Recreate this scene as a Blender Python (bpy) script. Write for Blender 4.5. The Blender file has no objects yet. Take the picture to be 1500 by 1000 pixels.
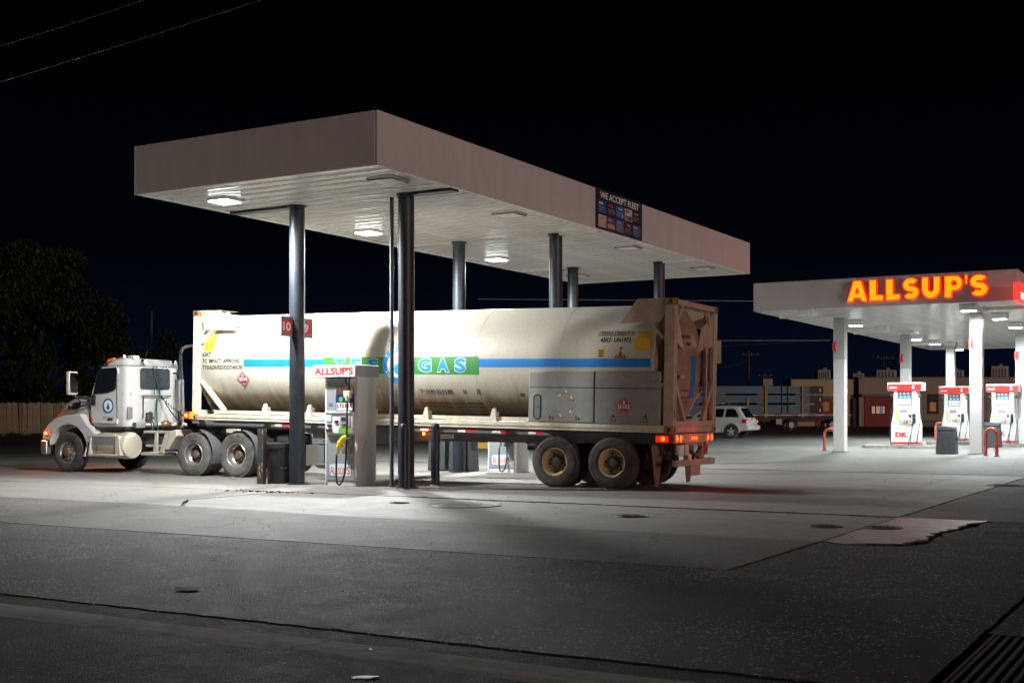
import bpy, bmesh, math, random
from math import sin, cos, pi, radians, sqrt, atan2
from mathutils import Vector, Matrix
random.seed(7)
SC = bpy.context.scene
COL = SC.collection

# ---------------------------------------------------------------- camera, sky, exposure
cam = bpy.data.cameras.new('camera')
cam.lens = 43.63; cam.sensor_width = 36.0; cam.shift_y = 0.0713; cam.clip_end = 3000
camo = bpy.data.objects.new('camera', cam); COL.objects.link(camo)
camo.location = (0, 0, 1.46); camo.rotation_euler = (pi/2, 0, 0)
SC.camera = camo

W = bpy.data.worlds.new('World'); SC.world = W; W.use_nodes = True
nt = W.node_tree; bg = nt.nodes['Background']
tc = nt.nodes.new('ShaderNodeTexCoord'); sx = nt.nodes.new('ShaderNodeSeparateXYZ'); cr = nt.nodes.new('ShaderNodeValToRGB')
nt.links.new(tc.outputs['Generated'], sx.inputs[0]); nt.links.new(sx.outputs['Z'], cr.inputs[0])
cr.color_ramp.elements[0].position = 0.0; cr.color_ramp.elements[0].color = (0.10, 0.25, 0.75, 1)
cr.color_ramp.elements[1].position = 0.32; cr.color_ramp.elements[1].color = (0.010, 0.011, 0.018, 1)
e = cr.color_ramp.elements.new(0.12); e.color = (0.030, 0.055, 0.17, 1)
nt.links.new(cr.outputs[0], bg.inputs[0]); bg.inputs[1].default_value = 0.016

sl = bpy.data.lights.new('night_glow_sun', 'SUN'); sl.energy = 1.0; sl.angle = radians(14); sl.color = (1.0, 0.68, 0.60)
so = bpy.data.objects.new('night_glow_sun', sl); COL.objects.link(so)
so.rotation_euler = Vector((-0.62, 0.78, -0.040)).to_track_quat('-Z', 'Y').to_euler()

SC.view_settings.view_transform = 'Standard'; SC.view_settings.look = 'None'
SC.view_settings.exposure = 0.0; SC.view_settings.gamma = 1.0
SC.render.engine = 'CYCLES'
SC.cycles.use_denoising = True
SC.cycles.max_bounces = 6; SC.cycles.sample_clamp_indirect = 6.0
SC.cycles.use_light_tree = True

# ---------------------------------------------------------------- site frames
A30 = radians(30); C0 = Vector((-2.344, 21.644, 0))
UU = Vector((-cos(A30), sin(A30), 0)); VV = Vector((sin(A30), cos(A30), 0))
def gz(v):
    t = min(1, max(0, (v-12)/16)); return 0.2*t*t*(3-2*t)
def site(u, v, z=0.0, ground=False):
    p = C0 + UU*u + VV*v; p.z = z + (gz(v) if ground else 0); return p
RV = radians(60)        # rotation that sends local x to +v and local y to +u
RF = radians(-30)       # rotation for a thing whose front (-y) faces -v

# ---------------------------------------------------------------- helpers
def link(o, parent=None):
    COL.objects.link(o)
    if parent is not None: o.parent = parent
    return o
def tag(o, label=None, cat=None, group=None, kind=None):
    if label: o['label'] = label
    if cat: o['category'] = cat
    if group: o['group'] = group
    if kind: o['kind'] = kind
    return o
def thing(name, label, cat, loc=(0,0,0), rz=0.0, group=None, kind=None, rx=0.0):
    o = bpy.data.objects.new(name, None); o.empty_display_size = 0.2
    o.location = loc; o.rotation_euler = (rx, 0, rz); link(o)
    return tag(o, label, cat, group, kind)
def part(name, parent, loc=(0,0,0), rz=0.0):
    o = bpy.data.objects.new(name, None); o.empty_display_size = 0.1
    o.location = loc; o.rotation_euler = (0,0,rz); return link(o, parent)
def dup(o, parent=None, loc=None, rz=None):
    c = o.copy(); COL.objects.link(c)
    if parent is not None: c.parent = parent
    if loc is not None: c.location = loc
    if rz is not None: c.rotation_euler = (0, 0, rz)
    for ch in list(o.children): dup(ch, c)
    return c

class MB:
    def __init__(s): s.V = []; s.F = []; s.M = []
    def add(s, vs, fs, m=0):
        b = len(s.V); s.V += [tuple(v) for v in vs]
        for f in fs: s.F.append([b+i for i in f]); s.M.append(m)
        return s
    def box(s, c, d, R=None, m=0):
        c = Vector(c); vs = []
        for x, y, z in ((-1,-1,-1),(1,-1,-1),(1,1,-1),(-1,1,-1),(-1,-1,1),(1,-1,1),(1,1,1),(-1,1,1)):
            v = Vector((x*d[0]/2, y*d[1]/2, z*d[2]/2))
            if R is not None: v = R @ v
            vs.append(c+v)
        return s.add(vs, [(0,3,2,1),(4,5,6,7),(0,1,5,4),(1,2,6,5),(2,3,7,6),(3,0,4,7)], m)
    def span(s, a, b, m=0):
        return s.box([(a[i]+b[i])/2 for i in range(3)], [abs(b[i]-a[i]) for i in range(3)], None, m)
    def beam(s, p, q, w, h, up=(0,0,1), m=0):
        p = Vector(p); q = Vector(q); d = (q-p); L = d.length; d.normalize()
        up = Vector(up); x = d.cross(up)
        if x.length < 1e-4: x = d.cross(Vector((1,0,0)))
        x.normalize(); z = x.cross(d)
        R = Matrix((x, d, z)).transposed()
        return s.box((p+q)/2, (w, L, h), R, m)
    def cyl(s, p, q, r0, r1=None, n=16, caps=True, m=0):
        if r1 is None: r1 = r0
        p = Vector(p); q = Vector(q); d = (q-p).normalized()
        x = d.cross(Vector((0,0,1)))
        if x.length < 1e-4: x = Vector((1,0,0))
        x.normalize(); y = d.cross(x); vs = []
        for c, r in ((p, r0), (q, r1)):
            for i in range(n):
                a = 2*pi*i/n; vs.append(c + x*(r*cos(a)) + y*(r*sin(a)))
        fs = [(i, i+n, (i+1)%n+n, (i+1)%n) for i in range(n)]
        if caps: fs += [tuple(range(n)), tuple(reversed(range(n, 2*n)))]
        return s.add(vs, fs, m)
    def tube(s, pts, r, n=8, m=0, closed=False):
        P = [Vector(p) for p in pts]; k = len(P); vs = []; fs = []; prev = None
        for i in range(k):
            t = (P[min(i+1,k-1)] - P[max(i-1,0)]).normalized()
            if prev is None:
                x = t.cross(Vector((0,0,1)))
                if x.length < 1e-3: x = t.cross(Vector((1,0,0)))
            else: x = prev - t*prev.dot(t)
            x.normalize(); prev = x; y = t.cross(x)
            for j in range(n):
                a = 2*pi*j/n; vs.append(P[i] + x*(r*cos(a)) + y*(r*sin(a)))
        for i in range(k-1):
            for j in range(n):
                fs.append((i*n+j, i*n+(j+1)%n, (i+1)*n+(j+1)%n, (i+1)*n+j))
        fs += [tuple(reversed(range(n))), tuple(range((k-1)*n, k*n))]
        return s.add(vs, fs, m)
    def lathe(s, prof, n=32, axis='z', o=(0,0,0), m=0, mats=None):
        o = Vector(o); vs = []; fs = []; k = len(prof)
        for i in range(n):
            a = 2*pi*i/n; c, d = cos(a), sin(a)
            for r, h in prof:
                if axis == 'z': v = (r*c, r*d, h)
                elif axis == 'y': v = (r*d, h, r*c)
                else: v = (h, r*c, r*d)
                vs.append(o+Vector(v))
        b = len(s.V); s.V += [tuple(v) for v in vs]
        for i in range(n):
            for j in range(k-1):
                s.F.append([b+i*k+j, b+((i+1)%n)*k+j, b+((i+1)%n)*k+j+1, b+i*k+j+1]); s.M.append(mats[j] if mats else m)
        return s
    def prism(s, poly, fn, a, b, m=0):
        n = len(poly); vs = [fn(p, q, a) for p, q in poly] + [fn(p, q, b) for p, q in poly]
        fs = [tuple(range(n)), tuple(reversed(range(n, 2*n)))] + [(i, (i+1)%n, (i+1)%n+n, i+n) for i in range(n)]
        return s.add(vs, fs, m)
    def loft(s, rings, m=0, caps=True):
        n = len(rings[0]); vs = [v for r in rings for v in r]; fs = []
        for i in range(len(rings)-1):
            for j in range(n): fs.append((i*n+j, i*n+(j+1)%n, (i+1)*n+(j+1)%n, (i+1)*n+j))
        if caps: fs += [tuple(range(n)), tuple(reversed(range((len(rings)-1)*n, len(rings)*n)))]
        return s.add(vs, fs, m)
    def mesh(s, name, mats, angle=35, fix=True):
        me = bpy.data.meshes.new(name); me.from_pydata(s.V, [], s.F)
        mats = mats if isinstance(mats, (list, tuple)) else [mats]
        for m in mats: me.materials.append(m)
        me.polygons.foreach_set('material_index', s.M)
        if fix:
            bm = bmesh.new(); bm.from_mesh(me); bmesh.ops.recalc_face_normals(bm, faces=bm.faces); bm.to_mesh(me); bm.free()
        if angle:
            me.shade_smooth(); me.set_sharp_from_angle(angle=radians(angle))
        me.update(); return me
    def build(s, name, mats, parent=None, bevel=0, seg=2, angle=35, loc=None, fix=True, label=None):
        o = bpy.data.objects.new(name, s.mesh(name, mats, angle, fix)); link(o, parent)
        if loc is not None: o.location = loc
        if bevel:
            b = o.modifiers.new('bevel', 'BEVEL'); b.width = bevel; b.segments = seg; b.limit_method = 'ANGLE'; b.angle_limit = radians(30)
        if label: o['label'] = label
        return o
def inst(o, parent, loc=None):
    c = o.copy(); COL.objects.link(c); c.parent = parent
    if loc is not None: c.location = loc
    return c
def xz(y0=0):   # profile in x,z swept along y
    return lambda p, q, d: (p, d, q)
def yz(): return lambda p, q, d: (d, p, q)
def xy(): return lambda p, q, d: (p, q, d)

# ---------------------------------------------------------------- materials
MATS = {}
def mat(name, col, rough=0.6, metal=0.0, var=0.12, scale=3.0, dirt=None, dscale=1.2, damt=0.5, bump=0.0, bscale=60.0, emit=None, es=0.0, spec=0.5, coat=0.0, stretch=None, rvar=0.0):
    m = bpy.data.materials.new(name); m.use_nodes = True; n = m.node_tree.nodes; l = m.node_tree.links
    b = n['Principled BSDF']; b.inputs['Roughness'].default_value = rough; b.inputs['Metallic'].default_value = metal
    b.inputs['Specular IOR Level'].default_value = spec; b.inputs['Coat Weight'].default_value = coat
    if emit:
        b.inputs['Emission Color'].default_value = (*emit, 1); b.inputs['Emission Strength'].default_value = es
    t = n.new('ShaderNodeTexCoord'); src = t.outputs['Object']
    if stretch:
        mp = n.new('ShaderNodeMapping'); mp.inputs['Scale'].default_value = stretch; l.new(src, mp.inputs[0]); src = mp.outputs[0]
    c = (*col, 1)
    if var or dirt:
        nz = n.new('ShaderNodeTexNoise'); nz.inputs['Scale'].default_value = scale; nz.inputs['Detail'].default_value = 6; nz.inputs['Roughness'].default_value = 0.65
        l.new(src, nz.inputs['Vector'])
        rp = n.new('ShaderNodeValToRGB'); rp.color_ramp.elements[0].position = 0.3; rp.color_ramp.elements[1].position = 0.72
        rp.color_ramp.elements[0].color = (*[x*(1-var) for x in col], 1); rp.color_ramp.elements[1].color = (*[min(1, x*(1+var)) for x in col], 1)
        l.new(nz.outputs[0], rp.inputs[0]); out = rp.outputs[0]
        if dirt:
            n2 = n.new('ShaderNodeTexNoise'); n2.inputs['Scale'].default_value = dscale; n2.inputs['Detail'].default_value = 8; n2.inputs['Roughness'].default_value = 0.7
            l.new(src, n2.inputs['Vector'])
            r2 = n.new('ShaderNodeValToRGB'); r2.color_ramp.elements[0].position = 0.5-0.1; r2.color_ramp.elements[1].position = 0.75
            r2.color_ramp.elements[0].color = (0,0,0,1); r2.color_ramp.elements[1].color = (damt,)*3+(1,)
            l.new(n2.outputs[0], r2.inputs[0])
            mx = n.new('ShaderNodeMix'); mx.data_type = 'RGBA'; l.new(r2.outputs[0], mx.inputs[0]); l.new(out, mx.inputs[6]); mx.inputs[7].default_value = (*dirt, 1)
            out = mx.outputs[2]
        l.new(out, b.inputs['Base Color'])
        if rvar:
            mr = n.new('ShaderNodeMapRange'); mr.inputs[3].default_value = max(0.03, rough-rvar); mr.inputs[4].default_value = min(1, rough+rvar)
            mr.inputs[1].default_value = 0.3; mr.inputs[2].default_value = 0.7
            l.new(nz.outputs[0], mr.inputs[0]); l.new(mr.outputs[0], b.inputs['Roughness'])
    else: b.inputs['Base Color'].default_value = c
    if bump:
        nb = n.new('ShaderNodeTexNoise'); nb.inputs['Scale'].default_value = bscale; nb.inputs['Detail'].default_value = 4; l.new(src, nb.inputs['Vector'])
        bp = n.new('ShaderNodeBump'); bp.inputs['Strength'].default_value = bump; bp.inputs['Distance'].default_value = 0.02
        l.new(nb.outputs[0], bp.inputs['Height']); l.new(bp.outputs[0], b.inputs['Normal'])
    MATS[name] = m; return m

M_white   = mat('white_paint', (0.52,0.53,0.52), 0.32, 0, 0.05, 2, dirt=(0.42,0.37,0.30), dscale=1.6, damt=0.30, coat=0.3)
M_cream   = mat('cream_frame_paint', (0.66,0.63,0.50), 0.5, 0, 0.08, 3, dirt=(0.30,0.19,0.10), dscale=2.6, damt=0.55)
M_fascia  = mat('fascia_sheet', (0.55,0.54,0.53), 0.5, 0, 0.06, 1.2, bump=0.03, bscale=2, dirt=(0.36,0.34,0.32), dscale=2.5, damt=0.30, stretch=(1,1,0.25))
M_fascia2 = mat('fascia_composite', (0.56,0.56,0.57), 0.45, 0, 0.05, 1.0)
M_soffit  = mat('soffit_steel', (0.84,0.815,0.77), 0.25, 0, 0.12, 1.5, stretch=(6,0.6,1), rvar=0.08, bump=0.10, bscale=3, spec=0.5, coat=0.25)
M_navy    = mat('column_navy_paint', (0.016,0.022,0.033), 0.45, 0, 0.25, 4, dirt=(0.06,0.06,0.06), dscale=3, damt=0.3, spec=0.38, bump=0.03, bscale=30)
M_dark    = mat('dark_steel', (0.035,0.036,0.04), 0.55, 0, 0.3, 5, dirt=(0.11,0.085,0.06), dscale=3, damt=0.6)
M_chassis = mat('grey_chassis_paint', (0.11,0.125,0.135), 0.5, 0, 0.15, 3, dirt=(0.16,0.12,0.09), dscale=2, damt=0.5)
M_black   = mat('black_plastic', (0.018,0.019,0.021), 0.5, 0, 0.2, 6, dirt=(0.10,0.10,0.095), dscale=4, damt=0.25, bump=0.05)
M_rubber  = mat('tyre_rubber', (0.06,0.058,0.055), 0.85, 0, 0.3, 8, dirt=(0.22,0.20,0.165), dscale=3, damt=0.85, bump=0.1, bscale=40)
M_rubberd = mat('dark_tyre_rubber', (0.026,0.026,0.026), 0.85, 0, 0.3, 8, dirt=(0.15,0.125,0.10), dscale=3, damt=0.7, bump=0.1, bscale=40)
M_alu     = mat('worn_aluminium', (0.62,0.62,0.61), 0.35, 0.85, 0.15, 5, dirt=(0.24,0.19,0.14), dscale=5, damt=0.7)
M_rust    = mat('rusty_hub', (0.17,0.105,0.06), 0.8, 0.1, 0.4, 12, dirt=(0.05,0.04,0.035), dscale=9, damt=0.8)
M_tanrim  = mat('tan_painted_rim', (0.50,0.40,0.22), 0.6, 0, 0.2, 6, dirt=(0.20,0.10,0.045), dscale=6, damt=0.8)
M_chrome  = mat('chrome', (0.75,0.75,0.76), 0.15, 1.0, 0.05, 4)
M_glass   = mat('dark_glass', (0.008,0.011,0.015), 0.06, 0, 0, spec=0.7)
M_greybox = mat('grey_cabinet_paint', (0.29,0.295,0.275), 0.5, 0, 0.12, 3, dirt=(0.17,0.145,0.11), dscale=2.2, damt=0.6)
M_grey    = mat('mid_grey_plastic', (0.16,0.165,0.17), 0.55, 0, 0.15, 4)
M_steel   = mat('brushed_stainless', (0.55,0.55,0.54), 0.45, 0.15, 0.08, 3, stretch=(8,8,0.6), bump=0.02)
M_pumpgr  = mat('pump_grey_panel', (0.30,0.31,0.32), 0.5, 0, 0.06, 3)
M_pumpw   = mat('pump_white_panel', (0.76,0.77,0.77), 0.4, 0, 0.04, 3, dirt=(0.5,0.48,0.45), dscale=3, damt=0.25)
M_red     = mat('sign_red', (0.58,0.022,0.022), 0.45, 0, 0.05, 4)
M_redhoop = mat('red_hoop_paint', (0.50,0.06,0.035), 0.5, 0, 0.15, 5, dirt=(0.7,0.5,0.45), dscale=6, damt=0.35)
M_signw   = mat('sign_white', (0.80,0.81,0.81), 0.5, 0, 0.03, 3)
M_blue    = mat('stripe_blue', (0.012,0.20,0.58), 0.45, 0, 0.08, 2)
M_dblue   = mat('emblem_blue', (0.012,0.13,0.33), 0.45, 0, 0.06, 2)
M_lblue   = mat('logo_blue', (0.02,0.29,0.66), 0.45, 0, 0.06, 2)
M_green   = mat('banner_green', (0.042,0.23,0.045), 0.5, 0, 0.1, 2)
M_lgreen  = mat('label_green', (0.10,0.42,0.07), 0.5, 0, 0.1, 2)
M_ink     = mat('black_ink', (0.02,0.02,0.02), 0.6, 0, 0.1, 2)
M_faded   = mat('faded_ink', (0.22,0.21,0.18), 0.6, 0, 0.3, 25)
M_grime   = mat('grey_rubbed_paint', (0.30,0.29,0.25), 0.7, 0, 0.3, 12)
M_yellow  = mat('label_yellow', (0.72,0.44,0.03), 0.5, 0, 0.08, 4)
M_orange  = mat('label_orange', (0.66,0.25,0.02), 0.5, 0, 0.08, 4)
M_placard = mat('placard_red', (0.40,0.022,0.028), 0.5, 0, 0.1, 6)
M_nozzle  = mat('nozzle_yellow', (0.80,0.68,0.02), 0.5, 0, 0.1, 9)
M_hose    = mat('black_hose', (0.015,0.018,0.017), 0.4, 0, 0.1, 5)
M_ghose   = mat('green_hose', (0.01,0.06,0.045), 0.4, 0, 0.1, 5)
M_galv    = mat('galvanised_pipe', (0.14,0.155,0.165), 0.45, 0.3, 0.2, 6)
M_brass   = mat('brass_fitting', (0.45,0.28,0.12), 0.45, 0.6, 0.2, 6)
M_rustfr  = mat('rusty_casting', (0.42,0.22,0.08), 0.75, 0, 0.25, 9, dirt=(0.16,0.07,0.03), dscale=9, damt=0.7)
M_ltan    = mat('pink_lit_frame_paint', (0.50,0.39,0.31), 0.5, 0, 0.15, 3, dirt=(0.24,0.11,0.06), dscale=3, damt=0.8)  # frame paint with the pink light on the rear put into its colour, plus rust
M_tapew   = mat('reflective_white', (0.80,0.80,0.78), 0.4, 0, 0.05, 8)
M_taper   = mat('reflective_red', (0.60,0.03,0.035), 0.4, 0, 0.05, 8)
M_lens_on = mat('lamp_lens_lit', (0.9,0.95,0.95), 0.5, 0, 0, emit=(0.86,0.97,1.0), es=22.0)
M_lens_of = mat('lamp_lens_off', (0.86,0.84,0.74), 0.35, 0, 0.05, 5)
M_amber   = mat('amber_lens_lit', (0.8,0.2,0.02), 0.4, 0, 0, emit=(1.0,0.07,0.01), es=2.2)
M_ambcore = mat('amber_bulb_lit', (1,0.5,0.1), 0.4, 0, 0, emit=(1.0,0.36,0.06), es=6.0)
M_ambdim  = mat('amber_reflector', (0.60,0.13,0.02), 0.35, 0, 0.05, 5, emit=(1.0,0.15,0.01), es=0.25)
M_tail    = mat('tail_lens_lit', (0.6,0.02,0.01), 0.4, 0, 0, emit=(1.0,0.02,0.01), es=0.7)
M_tailorg = mat('tail_bulb_lit', (0.8,0.2,0.02), 0.4, 0, 0, emit=(1.0,0.12,0.012), es=3.0)
M_letter  = mat('sign_letter_lit', (0.8,0.2,0.02), 0.5, 0, 0, emit=(1.0,0.052,0.0003), es=8.5)
M_letrim  = mat('sign_letter_return_lit', (0.5,0.02,0.01), 0.5, 0, 0, emit=(1.0,0.012,0.003), es=0.35)
M_dksign  = mat('sign_red_lit', (0.6,0.02,0.02), 0.5, 0, 0, emit=(1.0,0.03,0.02), es=2.2)
M_dkwhite = mat('sign_white_lit', (0.8,0.8,0.8), 0.5, 0, 0, emit=(1.0,0.93,0.93), es=1.3)

def tank_material():
    m = bpy.data.materials.new('tank_cream_paint'); m.use_nodes = True; n = m.node_tree.nodes; l = m.node_tree.links
    b = n['Principled BSDF']; b.inputs['Roughness'].default_value = 0.42
    t = n.new('ShaderNodeTexCoord'); s = n.new('ShaderNodeSeparateXYZ'); l.new(t.outputs['Object'], s.inputs[0])
    mp = n.new('ShaderNodeMapping'); mp.inputs['Scale'].default_value = (3.2, 1.0, 0.35); l.new(t.outputs['Object'], mp.inputs[0])
    nz = n.new('ShaderNodeTexNoise'); nz.inputs['Scale'].default_value = 1.3; nz.inputs['Detail'].default_value = 8; nz.inputs['Roughness'].default_value = 0.62; l.new(mp.outputs[0], nz.inputs['Vector'])
    # grime that has run down and settled along the belly
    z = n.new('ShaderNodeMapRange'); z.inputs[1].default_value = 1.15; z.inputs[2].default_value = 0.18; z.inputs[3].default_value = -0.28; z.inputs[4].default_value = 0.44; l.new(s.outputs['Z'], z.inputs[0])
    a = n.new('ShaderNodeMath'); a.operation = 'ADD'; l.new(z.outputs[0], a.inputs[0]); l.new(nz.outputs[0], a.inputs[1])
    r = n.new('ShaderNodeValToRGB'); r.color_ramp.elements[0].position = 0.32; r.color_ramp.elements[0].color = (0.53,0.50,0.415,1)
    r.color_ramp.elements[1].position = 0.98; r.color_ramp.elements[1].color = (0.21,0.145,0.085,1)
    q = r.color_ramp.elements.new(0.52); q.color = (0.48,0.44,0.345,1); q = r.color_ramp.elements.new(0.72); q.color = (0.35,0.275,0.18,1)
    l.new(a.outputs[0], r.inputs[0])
    n3 = n.new('ShaderNodeTexNoise'); n3.inputs['Scale'].default_value = 26; n3.inputs['Detail'].default_value = 3; l.new(t.outputs['Object'], n3.inputs['Vector'])
    r3 = n.new('ShaderNodeMapRange'); r3.inputs[1].default_value = 0.3; r3.inputs[2].default_value = 0.75; r3.inputs[3].default_value = 0.90; r3.inputs[4].default_value = 1.04; l.new(n3.outputs[0], r3.inputs[0])
    mx = n.new('ShaderNodeMix'); mx.data_type = 'RGBA'; mx.blend_type = 'MULTIPLY'; mx.inputs[0].default_value = 1
    l.new(r.outputs[0], mx.inputs[6]); l.new(r3.outputs[0], mx.inputs[7]); l.new(mx.outputs[2], b.inputs['Base Color'])
    bp = n.new('ShaderNodeBump'); bp.inputs['Strength'].default_value = 0.05; n4 = n.new('ShaderNodeTexNoise'); n4.inputs['Scale'].default_value = 1.5; n4.inputs['Detail'].default_value = 2
    l.new(t.outputs['Object'], n4.inputs['Vector']); l.new(n4.outputs[0], bp.inputs['Height']); l.new(bp.outputs[0], b.inputs['Normal'])
    return m
M_tank = tank_material()
M_headshade = mat('shaded_grimy_end_paint', (0.36,0.25,0.17), 0.38, 0, 0.2, 3, dirt=(0.15,0.08,0.045), dscale=2.2, damt=0.7)  # tank cream with rear shade and red glow put into its colour, plus grime

def ground_material(name, base, dark, light, spark=0.0, bump=0.3, bscale=110, rough=0.75, rlow=0.4, stain=0.6, seed=0.0, glint_stones=0.0, spec=0.35):
    m = bpy.data.materials.new(name); m.use_nodes = True; n = m.node_tree.nodes; l = m.node_tree.links
    b = n['Principled BSDF']
    g = n.new('ShaderNodeNewGeometry')
    mp0 = n.new('ShaderNodeMapping'); mp0.inputs['Rotation'].default_value = (0,0,radians(30)); mp0.inputs['Location'].default_value = (seed,seed*2,0); l.new(g.outputs['Position'], mp0.inputs[0]); P = mp0.outputs[0]
    def noise(scale, det=6, ro=0.6, vec=P):
        k = n.new('ShaderNodeTexNoise'); k.inputs['Scale'].default_value = scale; k.inputs['Detail'].default_value = det; k.inputs['Roughness'].default_value = ro; l.new(vec, k.inputs['Vector']); return k.outputs[0]
    def rng(src, a, b_, c, d):
        k = n.new('ShaderNodeMapRange'); k.inputs[1].default_value = a; k.inputs[2].default_value = b_; k.inputs[3].default_value = c; k.inputs[4].default_value = d; l.new(src, k.inputs[0]); return k.outputs[0]
    def mixc(fac, A, B, bt='MIX'):
        k = n.new('ShaderNodeMix'); k.data_type = 'RGBA'; k.blend_type = bt
        if isinstance(fac, float): k.inputs[0].default_value = fac
        else: l.new(fac, k.inputs[0])
        for i, x in ((6, A), (7, B)):
            if isinstance(x, tuple): k.inputs[i].default_value = (*x, 1)
            else: l.new(x, k.inputs[i])
        return k.outputs[2]
    st = n.new('ShaderNodeMapping'); st.inputs['Scale'].default_value = (0.6, 1.2, 1); l.new(P, st.inputs[0])     # drag and brush streaks along the drive lanes
    c = mixc(rng(noise(0.8, 9, 0.74), 0.36, 0.66, 0, 1), base, light)
    c = mixc(rng(noise(0.9, 7, 0.68, st.outputs[0]), 0.47, 0.70, 0, stain), c, dark)
    c = mixc(rng(noise(1.7, 9, 0.74), 0.56, 0.66, 0, stain*0.7), c, dark)
    c = mixc(rng(noise(9.0, 6, 0.75), 0.50, 0.68, 0, stain*0.7), c, dark)
    tm = n.new('ShaderNodeMapping'); tm.inputs['Scale'].default_value = (0.05, 2.2, 1); l.new(P, tm.inputs[0])        # tyre marks along the drive-through lanes
    c = mixc(rng(noise(1.0, 3, 0.5, tm.outputs[0]), 0.58, 0.70, 0, stain*0.45), c, dark)
    dn = n.new('ShaderNodeTexNoise'); dn.inputs['Scale'].default_value = 1.3; dn.inputs['Detail'].default_value = 5; l.new(P, dn.inputs['Vector'])
    dv = n.new('ShaderNodeVectorMath'); dv.operation = 'MULTIPLY_ADD'; l.new(dn.outputs['Color'], dv.inputs[0]); dv.inputs[1].default_value = (0.9,0.9,0); l.new(P, dv.inputs[2])
    ck = n.new('ShaderNodeTexVoronoi'); ck.feature = 'DISTANCE_TO_EDGE'; ck.inputs['Scale'].default_value = 0.22; l.new(dv.outputs[0], ck.inputs['Vector'])      # hairline cracks
    c = mixc(rng(ck.outputs['Distance'], 0.0012, 0.0032, 0.85, 0), c, tuple(x*0.45 for x in dark))
    fine = noise(bscale, 3, 0.7)
    c = mixc(rng(fine, 0.3, 0.7, 0.35, 0.0), c, dark)
    v = n.new('ShaderNodeTexVoronoi'); v.inputs['Scale'].default_value = 5.5; l.new(P, v.inputs['Vector'])          # old chewing gum and drips
    c = mixc(rng(v.outputs['Distance'], 0.055, 0.085, 0.55, 0), c, dark)
    if glint_stones:      # sparkle of the worn aggregate painted in as pale specks
        v3 = n.new('ShaderNodeTexVoronoi'); v3.inputs['Scale'].default_value = 48; l.new(P, v3.inputs['Vector'])
        s3 = n.new('ShaderNodeSeparateColor'); l.new(v3.outputs['Color'], s3.inputs[0])
        area = rng(noise(0.55, 4, 0.6), 0.42, 0.66, 0.985, 0.80)
        gt = n.new('ShaderNodeMath'); gt.operation = 'GREATER_THAN'; l.new(s3.outputs[0], gt.inputs[0]); l.new(area, gt.inputs[1])
        dd = n.new('ShaderNodeMath'); dd.operation = 'LESS_THAN'; dd.inputs[1].default_value = 0.45; l.new(v3.outputs['Distance'], dd.inputs[0])
        mu = n.new('ShaderNodeMath'); mu.operation = 'MULTIPLY'; l.new(gt.outputs[0], mu.inputs[0]); l.new(dd.outputs[0], mu.inputs[1])
        c = mixc(mu.outputs[0], c, (glint_stones,glint_stones,glint_stones*0.98))
    l.new(c, b.inputs['Base Color'])
    l.new(rng(noise(2.6, 8, 0.75), 0.35, 0.65, (rlow+rough)/2, rough), b.inputs['Roughness'])
    b.inputs['Specular IOR Level'].default_value = spec
    bp = n.new('ShaderNodeBump'); bp.inputs['Strength'].default_value = bump; bp.inputs['Distance'].default_value = 0.012
    h = n.new('ShaderNodeMath'); h.operation = 'ADD'; l.new(fine, h.inputs[0])
    if spark:
        v2 = n.new('ShaderNodeTexVoronoi'); v2.inputs['Scale'].default_value = 75; l.new(P, v2.inputs['Vector'])
        l.new(rng(v2.outputs['Distance'], 0, 0.7, spark, 0), h.inputs[1])
    else: h.inputs[1].default_value = 0
    l.new(h.outputs[0], bp.inputs['Height']); l.new(bp.outputs[0], b.inputs['Normal'])
    return m
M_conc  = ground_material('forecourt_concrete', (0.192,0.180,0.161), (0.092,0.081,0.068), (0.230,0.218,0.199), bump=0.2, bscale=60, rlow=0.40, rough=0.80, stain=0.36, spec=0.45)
M_conc4 = ground_material('stained_concrete', (0.128,0.119,0.106), (0.060,0.053,0.045), (0.160,0.150,0.135), bump=0.3, bscale=65, rlow=0.5, rough=0.85, stain=0.42, seed=6.2, glint_stones=0.30, spec=0.25)
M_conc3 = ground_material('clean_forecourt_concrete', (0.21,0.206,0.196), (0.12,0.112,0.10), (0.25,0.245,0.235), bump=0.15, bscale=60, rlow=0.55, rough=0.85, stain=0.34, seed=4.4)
M_conc2 = ground_material('worn_apron_concrete', (0.064,0.0585,0.053), (0.028,0.0255,0.023), (0.082,0.076,0.069), spark=1.2, bump=0.45, bscale=70, rlow=0.55, rough=0.85, stain=0.45, seed=3.1, glint_stones=0.62, spec=0.22)
M_asph  = ground_material('road_asphalt', (0.024,0.022,0.020), (0.010,0.0095,0.009), (0.034,0.031,0.028), spark=1.4, bump=0.8, bscale=45, rlow=0.55, rough=0.9, stain=0.4, seed=7.7, glint_stones=0.14, spec=0.2)
M_strip = ground_material('gutter_concrete', (0.40,0.385,0.35), (0.12,0.112,0.10), (0.46,0.45,0.42), bump=0.6, bscale=60, rlow=0.7, rough=0.95, stain=0.95, seed=1.7, spec=0.15)
M_dirt  = ground_material('dark_ground', (0.05,0.042,0.035), (0.025,0.02,0.018), (0.065,0.055,0.045), bump=0.3, bscale=20, rlow=0.7, rough=0.95, seed=5)
M_joint = ground_material('tar_joint', (0.022,0.02,0.018), (0.012,0.011,0.01), (0.03,0.028,0.026), bump=0.3, bscale=60, rlow=0.45, rough=0.8, seed=2)
M_patch = ground_material('smooth_patch_concrete', (0.085,0.074,0.067), (0.05,0.042,0.037), (0.115,0.103,0.094), bump=0.10, bscale=60, rlow=0.25, rough=0.55, stain=0.4, seed=9)
M_redwet   = mat('red_lit_wet_stain', (0.17,0.030,0.022), 0.42, 0, 0.3, 2, spec=0.6)  # base colour carries the red light falling on the wet concrete

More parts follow.
